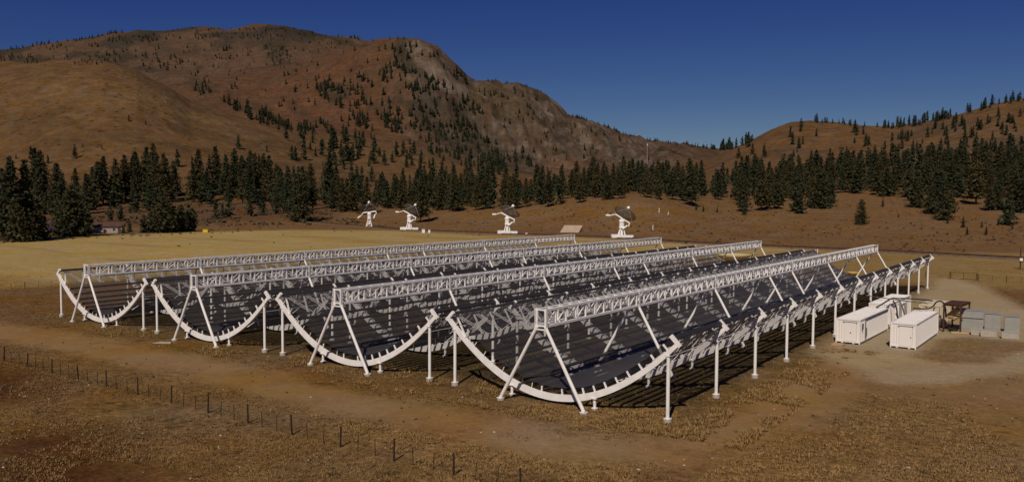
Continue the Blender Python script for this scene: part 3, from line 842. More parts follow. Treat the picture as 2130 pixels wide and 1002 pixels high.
def cabinet(x, y, w, d, hh, rz, label, seams, lid=0.0, nm='electrical_cabinet'):
    root = empty(nm, (x, y, 0), rz, label, 'cabinet', 'grey electrical cabinets in the yard')
    m = MB(); m.box(0, w, 0, d, .12, hh); m.box(-.06, w+.06, -.08, d+.06, hh, hh+.07); m.box(-.05, w+.05, -.05, d+.05, 0, .12)
    m.build('housing', M_GREY, root)
    for i in range(seams):
        a = .04+i*(w-.04)/seams; b = a+(w-.04)/seams-.04
        dm = MB().box(a, b, -.035, -.002, .2, hh-.12-(lid)); dd = dm.build('door', M_GREY, root)
        hm = MB().box(b-.12, b-.08, -.07, -.037, hh*.45, hh*.45+.16); hm.build('handle', M_CONC, dd)
    if lid:
        MB().box(0.04, w-.04, -.05, -.002, hh-lid-.06, hh-.05).build('upper_panel', M_GREY, root)
        MB().box(0.0, w, -.07, -.003, hh-lid-.13, hh-lid-.075).build('trim', M_DARK, root)
    return root
cabinet(83.45, 57.3, 2.25, 1.6, 2.35, 0.12, 'widest and tallest grey electrical cabinet, next to the rusty frame', 2, 0.8)
cabinet(85.70, 58.9, 1.60, 1.3, 1.95, 0.10, 'middle grey electrical cabinet in the row of three', 2)
cabinet(87.75, 58.0, 1.50, 1.3, 1.90, 0.10, 'grey electrical cabinet at the far right end of the row', 1)
for i, (x, y, w, hh, lb) in enumerate([(84.9,53.7,.85,.65,'small square concrete block left of the two long blocks'),
                                      (85.9,53.2,1.5,.75,'long concrete block in front of the middle grey cabinet'),
                                      (87.9,53.1,1.6,.70,'long concrete block in front of the right-end grey cabinet')]):
    m = MB(); m.box(0, w, 0, .8, .06, hh); m.box(.05, w-.05, .05, .75, 0, .06); m.box(-.03, w+.03, -.03, .83, hh, hh+.05)
    o = m.build('concrete_block', M_CONC); o.location = (x, y, 0); o.rotation_euler = (0, 0, 0.10); tag(o, lb, 'concrete block', 'concrete blocks before the cabinets')
m = MB(); m.box(0, 2.0, 0, .25, 0, .16); m.box(0, 2.0, .3, .55, 0.0, .13)
o = m.build('timber_beam', M_PALLET); o.location = (82.9, 54.0, 0.02); o.rotation_euler = (0, 0, 0.35); tag(o, 'pair of low timber beams on the ground right of the frame', 'beam')
m = MB()
for k in range(6): m.box(k*.2, k*.2+.15, 0, 1.15, .1, .13)
for k in range(3): m.box(0, 1.15, k*.5, k*.5+.1, 0, .098)
o = m.build('wooden_pallet', M_PALLET); o.location = (73.9, 37.6, 0.02); o.rotation_euler = (0, 0, -.1); tag(o, 'pale wooden pallet lying at the left front corner of the left white container', 'pallet')
m = MB()
for k in range(3): m.box(.2*k, 1.9-.1*k, k*.22, k*.22+.2, 0, .05+.02*k)
o = m.build('timber_boards', M_CONC); o.location = (*gnd(318, 714)[:2], 0.02); o.rotation_euler = (0, 0, 0.5); tag(o, 'pale boards lying flat on the ground beside the dirt track', 'boards')

# ------------------------------------------------------------------ fences
def fence(pts, post_step, nd, label, gate_gap=None, hp=1.22, first=0.0, name='wire_fence'):
    root = empty(name, (pts[0][0], pts[0][1], 0), 0, label, 'fence', 'wire stock fences')
    off0 = Vector((pts[0][0], pts[0][1], 0))
    pm = None; dm = None; wires = []
    for (x0, y0), (x1, y1) in zip(pts[:-1], pts[1:]):
        L = math.hypot(x1-x0, y1-y0); n = max(1, int((L-first)/post_step))
        last = None
        for i in range(n+1):
            t = (first+i*post_step)/L; x, y = x0+(x1-x0)*t, y0+(y1-y0)*t
            if t > 1: break
            z = terr(x, y)
            if pm is None:
                pm = MB().tube((0,0,-.3), (0,0,hp), .065, .055, 7).build('post', M_WOOD, root); p = pm
            else: p = pm.copy(); col.objects.link(p); p.parent = root
            p.location = (x-off0.x, y-off0.y, z); p.rotation_euler = (rnd.uniform(-.05, .05), rnd.uniform(-.05, .05), rnd.random()*3)
            p.scale = (1, 1, rnd.uniform(.93, 1.1))
            wires.append((x-off0.x, y-off0.y, z))
            for q in range(nd):
                tt = (first+(i+(q+1)/(nd+1))*post_step)/L
                if tt > 1: break
                x2, y2 = x0+(x1-x0)*tt, y0+(y1-y0)*tt; z2 = terr(x2, y2)
                if dm is None:
                    dm = MB().tube((0,0,0.02), (0,0,hp-.18), .026, .022, 6).build('dropper', M_WOOD, root); p = dm
                else: p = dm.copy(); col.objects.link(p); p.parent = root
                p.location = (x2-off0.x, y2-off0.y, z2); p.rotation_euler = (rnd.uniform(-.09, .09), rnd.uniform(-.09, .09), 0)
    wm = MB()
    for a, b in zip(wires[:-1], wires[1:]):
        if gate_gap and min(a[0], b[0])+off0.x < gate_gap[1]-.1 and max(a[0], b[0])+off0.x > gate_gap[0]+.1: continue
        for hz in (.25, .5, .75, 1.0): wm.bar((a[0], a[1], a[2]+hz), (b[0], b[1], b[2]+hz), .010, .010)
    wm.build('wire', M_WIRE, root)
    return root
fence([(80.0-4.42*29, -17.0), (80.0, -16.8)], 4.42, 2, 'wire fence on dark wooden posts crossing the foreground', first=1.3)
fence([(-45.5, -17), (-45.5, 127)], 6.2, 2, 'thin wire fence far left, running along the edge of the hay field', first=4)
fence([(-45, 127), (73.2, 127)], 8.0, 1, 'thin wire fence behind the telescopes, left of the tube gate', first=2)
fence([(77.9, 126.8), (140, 124)], 4.6, 1, 'wire fence running right from the brown tube gate', first=0.2)
root = empty('tube_gate', (73.4, 127.2, 0), -0.02, 'brown steel tube gate at the far side of the gravel road', 'gate')
m = MB()
for z in (.15, 1.35): m.tube((0,0,z), (4.3,0,z), .045)
for x in (0, 2.15, 4.3): m.tube((x,0,.15), (x,0,1.35), .045)
m.build('frame', M_RUST, root)
for x in (-.15, 4.45): MB().tube((x,0,-.2), (x,0,1.5), .07).build('post', M_RUST, root)

# ------------------------------------------------------------------ rail track and the four dish antennas
RT = [(-262,256),(-207,250),(-163,232.2),(-106,229.6),(-51,228.2),(-17,215),(20,209),(44,207.6),(62,203),(81,198),(140,178)]
root = empty('rail_track', (0, 0, 0), 0, 'long straight rail track on a low pale bank passing behind the telescopes', 'rail track')
def resample(P, st):
    o = []
    for a, b in zip(P[:-1], P[1:]):
        L = math.hypot(b[0]-a[0], b[1]-a[1]); n = max(1, int(L/st))
        o += [(a[0]+(b[0]-a[0])*i/n, a[1]+(b[1]-a[1])*i/n) for i in range(n)]
    return o+[P[-1]]
RS = resample(RT, 4.0)
rz = [max(terr(*p), 0.0) for p in RS]
for k in range(6): rz = [rz[0]]+[(rz[i-1]+rz[i]*2+rz[i+1])/4 for i in range(1, len(rz)-1)]+[rz[-1]]
bm_, sl_ = MB(), MB()
rl = [MB(), MB()]
for i in range(len(RS)-1):
    a, b = Vector((*RS[i], rz[i])), Vector((*RS[i+1], rz[i+1])); d = (b-a).normalized(); n = Vector((-d.y, d.x, 0)).normalized()
    for k, s in enumerate((-2.6, 2.6)):
        rl[k].bar(a+n*s+Vector((0,0,.62)), b+n*s+Vector((0,0,.62)), .16, .22)
    for s in (-3.4, 1.9):
        bm_.bar(a+n*(s+.75)+Vector((0,0,.22)), b+n*(s+.75)+Vector((0,0,.22)), 1.6, .5)
    sl_.bar(a-n*3.2+Vector((0,0,.5)), a+n*3.2+Vector((0,0,.5)), .3, .12)
bm_.build('ballast', mat('rail_ballast', (0.20, 0.135, 0.085), 0.95, noise=0.3, scale=1.5), root)
for r in rl: r.build('rail', M_RUST, root)
sl_.build('sleeper', M_RUST, root)

def dish_antenna(x, y, rz, tilt, label, z=None, hod=math.radians(-24), cross=True):
    z = terr(x, y) if z is None else z
    root = empty('dish_antenna', (x, y, z), rz, label, 'dish antenna', 'small white dish antennas along the rail')
    m = MB()
    if cross:
        m.box(-4.0, -1.35, -1.9, 1.9, .55, 1.75); m.box(1.35, 4.3, -1.3, 1.3, .6, 1.5)
        m.box(-1.35, 1.35, -2.2, 2.2, .6, 1.6)
    else: m.box(-1.7, 1.7, -1.7, 1.7, .2, .7)
    m.build('truck_base', M_WHITE, root)
    if cross:
        m = MB()
        for sx in (-3.3, 3.6):
            for sy in (-1.4, 1.4):
                if sx > 0: sy *= .75
                m.tube((sx, sy-.12, .62+.0), (sx, sy+.12, .62), .34, .34, 12)
        m.build('wheel', M_DARK, root)
    m = MB()
    for k in range(4):
        a = math.pi/4+k*math.pi/2; m.tube((1.9*math.cos(a), 1.9*math.sin(a), .7), (.7*math.cos(a), .7*math.sin(a), 4.4), .26, .2, 8)
    m.tube((0,0,1.5), (0,0,4.2), .55, .45, 12)
    m.lathe([(.0, 4.2), (1.1, 4.2), (1.15, 4.5), (.95, 4.8), (.95, 6.2), (1.15, 6.7), (.8, 7.5), (0, 7.7)], 14)
    m.build('pedestal', M_WHITE, root, smooth=False)
    T = Matrix.Translation((0, 0, 7.5)) @ Matrix.Rotation(tilt, 4, 'Y') @ Matrix.Rotation(hod, 4, 'X')
    def tv(mb): mb.v = [tuple(T @ Vector(p)) for p in mb.v]; return mb
    R = 4.4; prof = [(R*i/9, 1.1+(R*i/9)**2/11.0) for i in range(0, 10)]; prof[0] = (0.05, 1.1)
    d = tv(MB().lathe(prof, 32)).build('reflector', M_DMESH, root, smooth=True)
    m = MB()
    for i in range(32):
        a, b = 2*math.pi*i/32, 2*math.pi*(i+1)/32; zz = 1.1+R*R/11
        m.bar((R*math.cos(a), R*math.sin(a), zz), (R*math.cos(b), R*math.sin(b), zz), .10)
    for i in range(12):
        a = 2*math.pi*i/12; c, s = math.cos(a), math.sin(a)
        m.bar((.5*c, .5*s, .5), (R*.97*c, R*.97*s, 1.0+R*R/11), .07); m.bar((.5*c, .5*s, 1.02), (.5*c, .5*s, .4), .07)
        m.bar((2.3*c, 2.3*s, 1.0+.35), (2.3*c, 2.3*s, .97), .06)
    tv(m).build('backing_ribs', M_DUCT, root)
    m = MB()
    for k in range(3):
        a = math.radians(20+k*120); m.tube((R*.95*math.cos(a), R*.95*math.sin(a), 2.3), (.2*math.cos(a), .2*math.sin(a), 5.3), .085, .085, 6)
    tv(m).build('feed_strut', M_WHITE, root)
    m = MB().lathe([(0, 5.0), (.5, 5.05), (.62, 5.4), (.6, 5.9), (.35, 6.2), (0, 6.25)], 14)
    tv(m).build('receiver', M_WHITE, root, smooth=True)
    m = MB()
    m.bar((-3.0, 0, .25), (3.4, 0, .35), .5, .45)
    m.tube((-3.0, 0, .3), (-4.9, 0, -1.7), .22, .2); m.tube((-4.7, 0, -1.5), (-6.0, 0, -2.3), .42, .42, 10)
    m.tube((3.3, 0, .3), (3.6, 0, -1.0), .2, .2); m.tube((3.0, 0, -1.0), (2.1, 0, -3.3), .32, .42, 10)
    tv(m).build('counterweight', M_WHITE, root)
    return root
rzv = YAW*-1.0
dish_antenna(-51.2, 228.3, 0.62, math.radians(33), 'white dish antenna tilted right, rightmost of the four and nearest the long telescopes')
dish_antenna(-106.0, 229.8, 0.62, math.radians(28), 'white dish antenna tilted right, second from the right, left of the tan sloped roof')
dish_antenna(-163.7, 232.2, 0.62, math.radians(30), 'white dish antenna tilted right, second from the left with small white boxes beside it')
dish_antenna(-206.5, 249, 0.62, math.radians(-6), 'white dish antenna pointing nearly straight up, leftmost of the four', cross=False, hod=math.radians(-20))

def small_box(name, u, v, w, d, hh, m, label, cat, rz=0.6, roof=None, group=None):
    p = hit(u, v)
    root = empty(name, (p[0], p[1], p[2]-0.05), rz, label, cat, group)
    a = MB(); a.box(-w/2, w/2, -d/2, d/2, 0, hh*.86); a.build('body', m, root)
    a = MB(); a.box(-w/2-.08, w/2+.08, -d/2-.08, d/2+.08, hh*.86+.002, hh); a.build('lid', roof or m, root)
    return root
small_box('utility_box', 881, 484, 1.3, 1.0, 1.6, M_CONT, 'small white utility box just right of the second dish from the left', 'utility box', group='white boxes by the dishes')
small_box('utility_box', 893, 484, .9, .8, 1.3, M_CONT, 'smaller white utility box a step right of its twin', 'utility box', group='white boxes by the dishes')
small_box('utility_box', 1095, 490, .8, .8, 1.2, M_CONT, 'tiny white utility box just right of the second dish from the right', 'utility box', group='white boxes by the dishes')
small_box('yellow_hopper', 428, 483, 2.1, 1.2, 1.3, M_YEL, 'small bright yellow box at the far edge of the hay field', 'box')
def marker(u, v, hh, label):
    p = hit(u, v); m = MB(); m.tube((0,0,-.2), (0,0,hh), .16, .14, 8); m.tube((0,0,hh), (0,0,hh+.12), .22, .2, 8); m.box(-.3,.3,-.3,.3,-.2,.08)
    o = m.build('marker_post', M_WHITE); o.location = p[:3]; tag(o, label, 'post', 'white posts on the slope')
marker(1358, 478, 2.0, 'short white post beside dark shrubs, right of the rightmost dish')
marker(1371, 441, 1.8, 'short white post upper on the slope, below the tree line')
marker(1390, 446, 1.2, 'small white stake right of the upper white post')
marker(1700, 534, 1.9, 'short white post just beyond the far end of the third telescope')

# tan sloped roof set into the bank
p = hit(1187, 484)
root = empty('sloped_shelter', (p[0], p[1], p[2]), 0.55, 'tan sloping roof of a low shelter set in the bank between two dishes', 'shelter')
m = MB(); m.v = [(-4.6,0,0.1),(3.6,0,0.1),(5.4,4.2,3.0),(-2.8,4.2,3.0),(-4.6,0,.3),(3.6,0,.3),(5.4,4.2,3.2),(-2.8,4.2,3.2)]
m.f = [(0,3,2,1),(4,5,6,7),(0,1,5,4),(1,2,6,5),(2,3,7,6),(3,0,4,7)]; m.build('roof', M_ROOFT, root)
m = MB(); m.v = [(-4.4,0.1,-.5),(3.5,0.1,-.5),(5.2,4.1,-.5),(-2.7,4.1,-.5),(-4.4,0.1,.09),(3.5,0.1,.09),(5.2,4.1,2.95),(-2.7,4.1,2.95)]
m.f = [(0,3,2,1),(4,5,6,7),(0,1,5,4),(1,2,6,5),(2,3,7,6),(3,0,4,7)]; m.build('wall', M_HWALL, root)

# cream bowl and small yellow bowl
root = empty('grounded_dish', (25.6, 139.5, 0), 0, 'large shallow cream bowl on a drum behind the third telescope', 'bowl')
MB().lathe([(.1,.75),(1.6,.8),(3.0,1.35),(4.1,2.1),(4.2,2.1),(4.2,1.95),(3.1,1.1),(1.7,.5),(.1,.45)], 40).build('bowl', M_TUB, root, smooth=True)
MB().lathe([(0,-.2),(1.9,-.2),(1.7,.6),(0,.6)], 24).build('base', M_TUB, root)
root = empty('yellow_bowl', (56.6, 122.4, 0), 0, 'small yellow oval bowl on the ground behind the rightmost telescope', 'bowl')
MB().lathe([(.05,.25),(.6,.3),(1.05,.75),(1.12,.78),(1.1,.6),(.65,.1),(.05,.05)], 26).build('bowl', M_YEL2, root, smooth=True)
MB().lathe([(0,-.1),(.5,-.1),(.45,.12),(0,.12)], 16).build('base', M_YEL2, root)

# H-frame pole at the right edge
p = (*gnd(2122, 560)[:2], 0)
root = empty('utility_pole', p, 0.5, 'brown two-legged utility pole with white box at the right edge', 'utility pole')
m = MB().tube((0,0,-.3), (0,0,5.0), .14, .11, 8); m.build('pole', M_RUST, root)
m = MB().tube((.95,0,-.3), (.95,0,5.2), .14, .11, 8); m.build('pole', M_RUST, root)
m = MB(); m.box(-.3, 1.4, -.2, -.12, 2.5, 2.64); m.box(-.3, 1.4, -.2, -.12, 1.6, 1.7); m.build('crossbar', M_RUST, root)
m = MB(); m.box(-.35, .25, -.5, -.21, 1.9, 2.5); m.build('meter_box', M_CONT, root)

# lattice mast on the valley side
p = hit(1346, 345)
root = empty('lattice_mast', (p[0], p[1], p[2]-1), 0, 'tall thin white mast standing up from the forest against the far ridge', 'mast')
d_ = p[3]; Hm = (345-300)*d_/FOC
m = MB()
for k in range(3):
    a = k*2.094; m.tube((1.0*math.cos(a), 1.0*math.sin(a), 0), (.7*math.cos(a), .7*math.sin(a), Hm), .15, .13, 5)
n = 12
for q in range(n):
    for k in range(3):
        a, b = k*2.094, (k+1)*2.094; m.tube((math.cos(a)*.95, math.sin(a)*.95, Hm*q/n), (math.cos(b)*.85, math.sin(b)*.85, Hm*(q+1)/n), .1, .1, 4)
m.build('lattice', M_GALV, root)
MB().tube((0,0,Hm-3), (0,0,Hm+1), .7, .7, 10).build('antenna', M_WHITE, root)

# two farm buildings among the trees on the left
def house(u, v, w, d, hw, hr, rz, label, wallm, roofm, win=2):
    p = hit(u, v); root = empty('farm_building', (p[0], p[1], p[2]), rz, label, 'building')
    MB().box(-w/2, w/2, -d/2, d/2, -1, hw).build('wall', wallm, root)
    m = MB(); o = .4
    a = [(-w/2-o,-d/2-o,hw-.1),(w/2+o,-d/2-o,hw-.1),(w/2+o,0,hw+hr),(-w/2-o,0,hw+hr)]; b = [(x,-y,z) for x, y, z in a]
    m.quad(*a); m.quad(*b[::-1]); m.quad(*[(x,y,z+.15) for x, y, z in a]); m.quad(*[(x,y,z+.15) for x, y, z in b[::-1]])
    m.build('roof', roofm, root)
    m = MB()
    for s in (-1, 1): m.tri((s*w/2,-d/2,hw), (s*w/2,d/2,hw), (s*w/2,0,hw+hr-.1))
    m.build('gable', wallm, root)
    for i in range(win):
        x = -w/2+w*(i+.7)/(win+.4); f = MB().box(x-.5, x+.5, -d/2-.06, -d/2-.002, 1.0, 2.0).build('window', wallm, root)
        MB().box(x-.42, x+.42, -d/2-.08, -d/2-.062, 1.08, 1.92).build('pane', M_GLASSD, f)
    MB().box(w/2-1.9, w/2-.9, -d/2-.06, -d/2-.002, 0, 2.05).build('door', roofm, root)
    return root
house(226, 484, 11.5, 6, 2.6, 1.5, 0.95, 'long pale farm shed with a brown roof between the bushy trees', M_HWALL, M_HROOF)
house(97, 479, 6, 8, 2.4, 1.8, 0.5, 'small white-gabled building half hidden by the far left trees', M_CONT, M_HROOF, 1)

# ------------------------------------------------------------------ trees
def crown_verts(seed, hi, bush=0.0, Wd=0.2):
    """unit-height pine: returns vertices (n,3) and triangles, one tint per vertex"""
    r = np.random.default_rng(seed); V = []; T = []
    nl = 27 if hi else 10
    base = r.uniform(.06, .16) if bush == 0 else .03
    lean = r.normal(0, .012, 2)
    for i in range(nl):
        t = (i+r.uniform(0, .8))/nl; z = base+(1-base)*t
        prof = ((1-t)**0.78)*(0.62+0.38*min(1, (t+.08)/.22))*1.1 if not bush else (1-t)**0.5*min(1, (t+.25)/.4)
        Rm = Wd*prof*r.uniform(.72, 1.15)+.012
        nb = (9 if hi else 5); skew = r.uniform(0, 6.28)
        a0 = r.uniform(0, 6.28)
        for b in range(nb):
            a = a0+2*math.pi*b/nb+r.uniform(-.35, .35); rb = Rm*r.uniform(.45, 1.2)*(1+.18*math.cos(a-skew))
            if r.random() < .10: continue
            nc = 4 if hi else 2
            for c in range(nc):
                q = (c+.55+r.uniform(-.2, .2))/nc
                cx = math.cos(a)*rb*q; cy = math.sin(a)*rb*q; cz = z-.10*rb*q-.05*q*Rm+r.uniform(-.006, .006)
                s = (0.024 if hi else 0.066)*(1.2-.55*t)*r.uniform(.75, 1.35)*(1+bush*.4)
                for k in range(4 if hi else 3):
                    d = r.normal(size=3); d /= np.linalg.norm(d); e = np.cross(d, r.normal(size=3)); e /= np.linalg.norm(e)
                    d[2] *= .38
                    p = np.array([cx, cy, cz])+r.normal(size=3)*s*.45
                    T.append(r.uniform(.85, 1.15))
                    V += [p+d*s*1.1, p-d*s*.55+e*s*.75, p-d*s*.55-e*s*.75]
    V = np.array(V); V[:, 0] += lean[0]*V[:, 2]*6*.3; V[:, 1] += lean[1]*V[:, 2]*6*.3
    # leader
    return V, np.array(T)
def crown_mesh(name, seed, hi, bush, Wd):
    V, T = crown_verts(seed, hi, bush, Wd)
    me_o = np_mesh(name, V, np.arange(len(V)).reshape(-1, 3), M_NEEDLE)
    ca = me_o.data.color_attributes.new('tint', 'FLOAT_COLOR', 'POINT')
    c4 = np.ones((len(V), 4), np.float32); c4[:, :3] = np.repeat(T, 3)[:, None]; ca.data.foreach_set('color', c4.ravel())
    me = me_o.data; bpy.data.objects.remove(me_o); return me
NV = 9
specs = [(0, .19), (0, .22), (0, .25), (0, .21), (0, .28), (0, .18), (.8, .34), (.8, .40), (0, .26)]
crowns = [crown_mesh('crown', 100+i, True, b, w) for i, (b, w) in enumerate(specs)]
lows = [crown_verts(300+i, False, b, w) for i, (b, w) in enumerate(specs)]
tm = MB(); tm.tube((0,0,-.06), (0,0,.55), .016, .009, 7); tm.tube((0,0,.55), (0,0,.97), .009, .002, 6)
for k in range(7): a = k*2.4; tm.tube((0,0,.12+.09*k), (.085*math.cos(a)*(1-.1*k), .085*math.sin(a)*(1-.1*k), .13+.09*k), .004, .002, 4)
to = tm.build('trunk', M_BARK); trunk_me = to.data; bpy.data.objects.remove(to)

trees = []     # (u, px height, x, y, z, H, bush, zone)
def add_tree(u, v, hp, bush=0, zone=None, single=None):
    p = hit(u, v)
    if p is None: return
    dep = p[3]*math.cos(math.atan((u-W/2)/FOC))
    trees.append([hp, p[0], p[1], p[2], hp*dep/FOC, bush, zone, single, u])
def inpoly(u, v, P):
    c = False; n = len(P)
    for i in range(n):
        (a, b), (x, y) = P[i], P[(i+1) % n]
        if (b > v) != (y > v) and u < (x-a)*(v-b)/(y-b)+a: c = not c
    return c
def band(P, n, h0, h1, zone, bush=0.0, clump=None, grow=0.0):
    us = [p[0] for p in P]; vs = [p[1] for p in P]; k = 0; g = 0
    while k < n and g < 40*n:
        g += 1; u = rnd.uniform(min(us), max(us)); v = rnd.uniform(min(vs), max(vs))
        if not inpoly(u, v, P): continue
        if clump and float(vnoise(np.array(u/clump), np.array(v/clump*2.0), 5)) < rnd.uniform(.35, .75): continue
        f = (v-min(vs))/(max(vs)-min(vs)+1e-6)
        add_tree(u, v, rnd.uniform(h0, h1)*(1+grow*(f-.5)), 1 if rnd.random() < bush else 0, zone); k += 1
Z1 = 'dark pine crowded in the tall clump at the far left edge, before the hay field'
Z2 = 'dark pine in the loose row along the foot of the left grassy hill'
Z3 = 'dark pine in the dense tree line behind the four dish antennas'
Z4 = 'dark pine in the thick forest belt below the right-hand hill'
Z5 = 'pine standing apart on the lower slope of the central mountain'
Z6 = 'broad bushy tree in the low clump at the back of the hay field'
Z7 = 'pine on the open slope in front of the right forest belt'
Z8 = 'small pine scattered over the right-hand hill or standing on its skyline'
Z9 = 'pine high up on the rocky central mountain'
Z10 = 'pine in the steep gully line between the left hill and the central mountain'
# crowded clumps
for u, v, h in [(5,500,150),(28,502,175),(55,500,168),(48,498,130),(75,500,75),(-12,500,160),(92,494,45),(16,502,110),(38,503,90),(66,502,60),(84,500,50)]: add_tree(u, v, h, 1 if h < 100 else 0, Z1)
for u, v, h in [(140,492,95),(165,490,75),(152,492,110),(178,486,55),(122,490,60),(190,484,35)]: add_tree(u, v, h, 1, Z6)
for u, v, h in [(300,484,36),(315,484,45),(330,484,60),(345,484,85),(362,483,55),(378,482,58),(392,481,55),(400,481,48),(270,482,22),(255,485,18)]: add_tree(u, v, h, 1, Z6)
for u, v, h in [(93,445,130),(118,455,118),(132,470,110),(75,420,112),(160,440,90),(185,445,85),(200,430,95),(215,425,100),(240,425,95),(262,420,98),(285,410,95),(303,405,98),(322,410,112),(345,420,100),(363,415,80),(410,410,100),(402,420,80),(425,418,60),(452,405,100),(468,412,90),(490,405,95),(505,410,88),(525,405,92),(545,410,90),(560,408,85),(600,440,95),(620,440,95),(632,462,115),(617,460,100),(585,430,80),(650,435,70),(684,430,112),(700,430,85),(715,440,70),(690,440,70),(535,420,100),(580,420,75),(230,460,45),(250,460,38),(450,455,42),(462,452,30),(475,455,50),(520,450,45),(548,448,35),(575,445,42)]: add_tree(u, v, h, 0, Z2)
band([(80,415),(300,398),(700,400),(700,432),(400,425),(100,440)], 30, 28, 90, Z2)
for u, v, h in [(735,440,80),(760,445,78),(800,432,60),(835,440,70),(862,440,70),(895,432,50),(875,462,98),(905,430,60),(940,437,78),(915,437,70),(945,440,80),(1005,435,65),(1020,434,55),(1050,432,70),(1125,425,80),(1095,430,60),(1165,425,55),(1205,422,60),(1265,415,62),(1290,413,60),(1345,410,70),(1370,415,60),(1398,415,65),(1420,418,62),(1438,428,98),(1140,430,75),(990,437,60),(1060,436,70),(1075,434,60)]: add_tree(u, v, h, 0, Z3)
band([(705,415),(950,405),(1300,398),(1440,402),(1440,412),(1340,404),(1150,418),(950,432),(705,438)], 140, 28, 72, Z3)
band([(1180,402),(1300,392),(1460,395),(1460,410),(1340,404),(1190,412)], 60, 32, 74, Z3)
band([(80,440),(300,425),(700,425),(700,440),(300,445),(90,460)], 22, 30, 60, Z2)
# right forest
for u, v, h in [(1545,440,85),(1548,447,35),(1583,438,92),(1600,435,80),(1620,435,82),(1665,444,40),(1655,440,50),(1700,433,60),(1712,434,75),(1728,430,65),(1690,430,60),(1825,405,65),(1845,408,60),(1890,410,60),(1912,432,65),(1903,430,55),(1925,400,70),(1948,445,110),(1962,458,88),(1975,452,75),(1935,445,60),(2030,425,120),(2045,400,90),(2010,400,80),(2060,438,72),(2075,436,60),(2110,440,95),(2125,442,80),(2085,395,75),(2095,468,55),(2100,455,48)]: add_tree(u, v, h, 1 if h < 62 and u > 1600 else 0, Z4)
band([(1450,405),(1600,398),(1800,385),(1960,372),(2140,362),(2140,415),(1960,412),(1800,402),(1600,425),(1450,415)], 130, 34, 86, Z4)
band([(1490,380),(1600,368),(1750,352),(1900,335),(2140,310),(2140,360),(1900,380),(1700,392),(1500,400)], 130, 26, 56, Z4, grow=.3)
singles = [(1791,467,54,'dark round pine standing alone in the middle of the open right slope'),
 (2003,473,24,'small pine on the open slope right of the big overlapping pair'),(2012,488,18,'small pine low on the right slope, closest to the rails'),
 (2051,489,20,'lone small pine low on the right slope, right of the two close together'),(2077,469,16,'tiny pine beside the bigger tree near the right edge'),
 (1836,430,18,'small round pine above the lone round pine'),(1448,437,15,'small shrub-like pine left of the pale gap in the tree line'),
 (1463,439,12,'tiny pine right of the first shrub-like pine under the tree line'),(1492,442,12,'tiny pine alone below the tree line, left of the big round trees')]
for u, v, h, l in singles: add_tree(u, v, h, 1 if h > 50 else 0, Z7, l)
band([(1850,440),(2130,440),(2130,480),(1990,480),(1860,450)], 6, 9, 16, Z7)
hillpts = [(155,330,30),(65,331,28),(80,335,22),(268,252,13),(303,259,9),(495,310,30),(555,316,14),(595,290,28),(614,330,26),(633,332,36),(650,298,18),(697,309,37),(370,347,36),(400,345,20),(435,352,32),(470,350,30),(515,352,28),(540,350,30),(276,330,14),(212,310,10),(172,306,8),(33,330,10),(100,340,18)]
for u, v, h in hillpts: add_tree(u, v, h, 0, 'pine standing apart on the smooth grassy hill at the left')
band([(700,285),(850,300),(1000,345),(1120,372),(1120,400),(950,400),(700,395),(600,380),(500,370),(560,330)], 85, 18, 36, Z5, clump=60)
band([(620,290),(760,300),(760,400),(600,400)], 28, 18, 38, Z5)
band([(462,212),(500,222),(560,238),(592,262),(650,268),(640,278),(590,276),(540,258),(490,236)], 60, 12, 24, Z10)
band([(395,178),(440,170),(440,205),(410,200)], 18, 8, 14, Z10)
band([(660,170),(760,160),(840,240),(830,290),(700,290),(640,240)], 70, 10, 18, Z9, clump=35)
band([(780,82),(900,105),(970,170),(1080,300),(1130,370),(1050,350),(930,320),(840,280),(860,200),(820,130)], 190, 9, 17, Z9, clump=30)
band([(980,175),(1100,190),(1200,260),(1340,305),(1440,325),(1440,350),(1250,370),(1120,365),(1040,280)], 110, 6, 12, Z9, clump=28)
band([(880,310),(1000,330),(1060,350),(1050,362),(950,345),(880,325)], 40, 12, 24, Z9)
band([(450,170),(600,150),(700,115),(780,90),(850,90),(780,200),(640,250),(560,230)], 50, 6, 13, Z9)
FZ = 'tiny dark pine on the distant far-left ridge'
band([(0,112),(240,80),(430,64),(430,82),(250,95),(0,130)], 70, 5, 9, FZ, clump=40)
band([(0,118),(200,115),(260,135),(160,135),(0,132)], 60, 4, 8, FZ, clump=30)
band([(200,110),(420,90),(560,110),(330,150),(260,140)], 80, 5, 10, FZ, clump=30)
band([(420,64),(560,60),(740,88),(700,95),(560,85),(430,80)], 90, 3, 7, FZ)
band([(540,92),(590,95),(620,130),(570,138)], 40, 4, 7, FZ)
def crestline(u0, u1, n, h0, h1, zone, up=0.0, dn=3.0):
    for _ in range(n):
        u = rnd.uniform(u0, u1)
        v = 60
        while v < 420 and hit(u, v) is None: v += 1.5
        add_tree(u, v+rnd.uniform(.5, dn), rnd.uniform(h0, h1), 0, zone)
crestline(1495, 1580, 22, 12, 24, Z8); crestline(1470, 1500, 8, 8, 14, Z8); crestline(1690, 1850, 20, 9, 18, Z8); crestline(1850, 2135, 52, 10, 24, Z8, dn=6)
band([(1560,300),(1650,262),(1720,262),(1850,280),(1850,325),(1600,350),(1500,350)], 26, 10, 28, Z8)
band([(1850,275),(2000,250),(2135,225),(2135,310),(1950,330),(1850,320)], 75, 10, 24, Z8, clump=50)
crestline(0, 260, 40, 4, 9, FZ); crestline(360, 760, 60, 2.5, 5, FZ); crestline(690, 870, 14, 4, 8, Z9)
band([(780,150),(850,120),(960,220),(1060,330),(900,320),(780,260)], 150, 8, 16, Z9, clump=22)
band([(650,230),(800,200),(860,300),(700,320),(620,290)], 60, 12, 22, Z9, clump=30)
band([(300,110),(700,100),(640,140),(420,170),(300,150)], 60, 4, 8, FZ, clump=40)
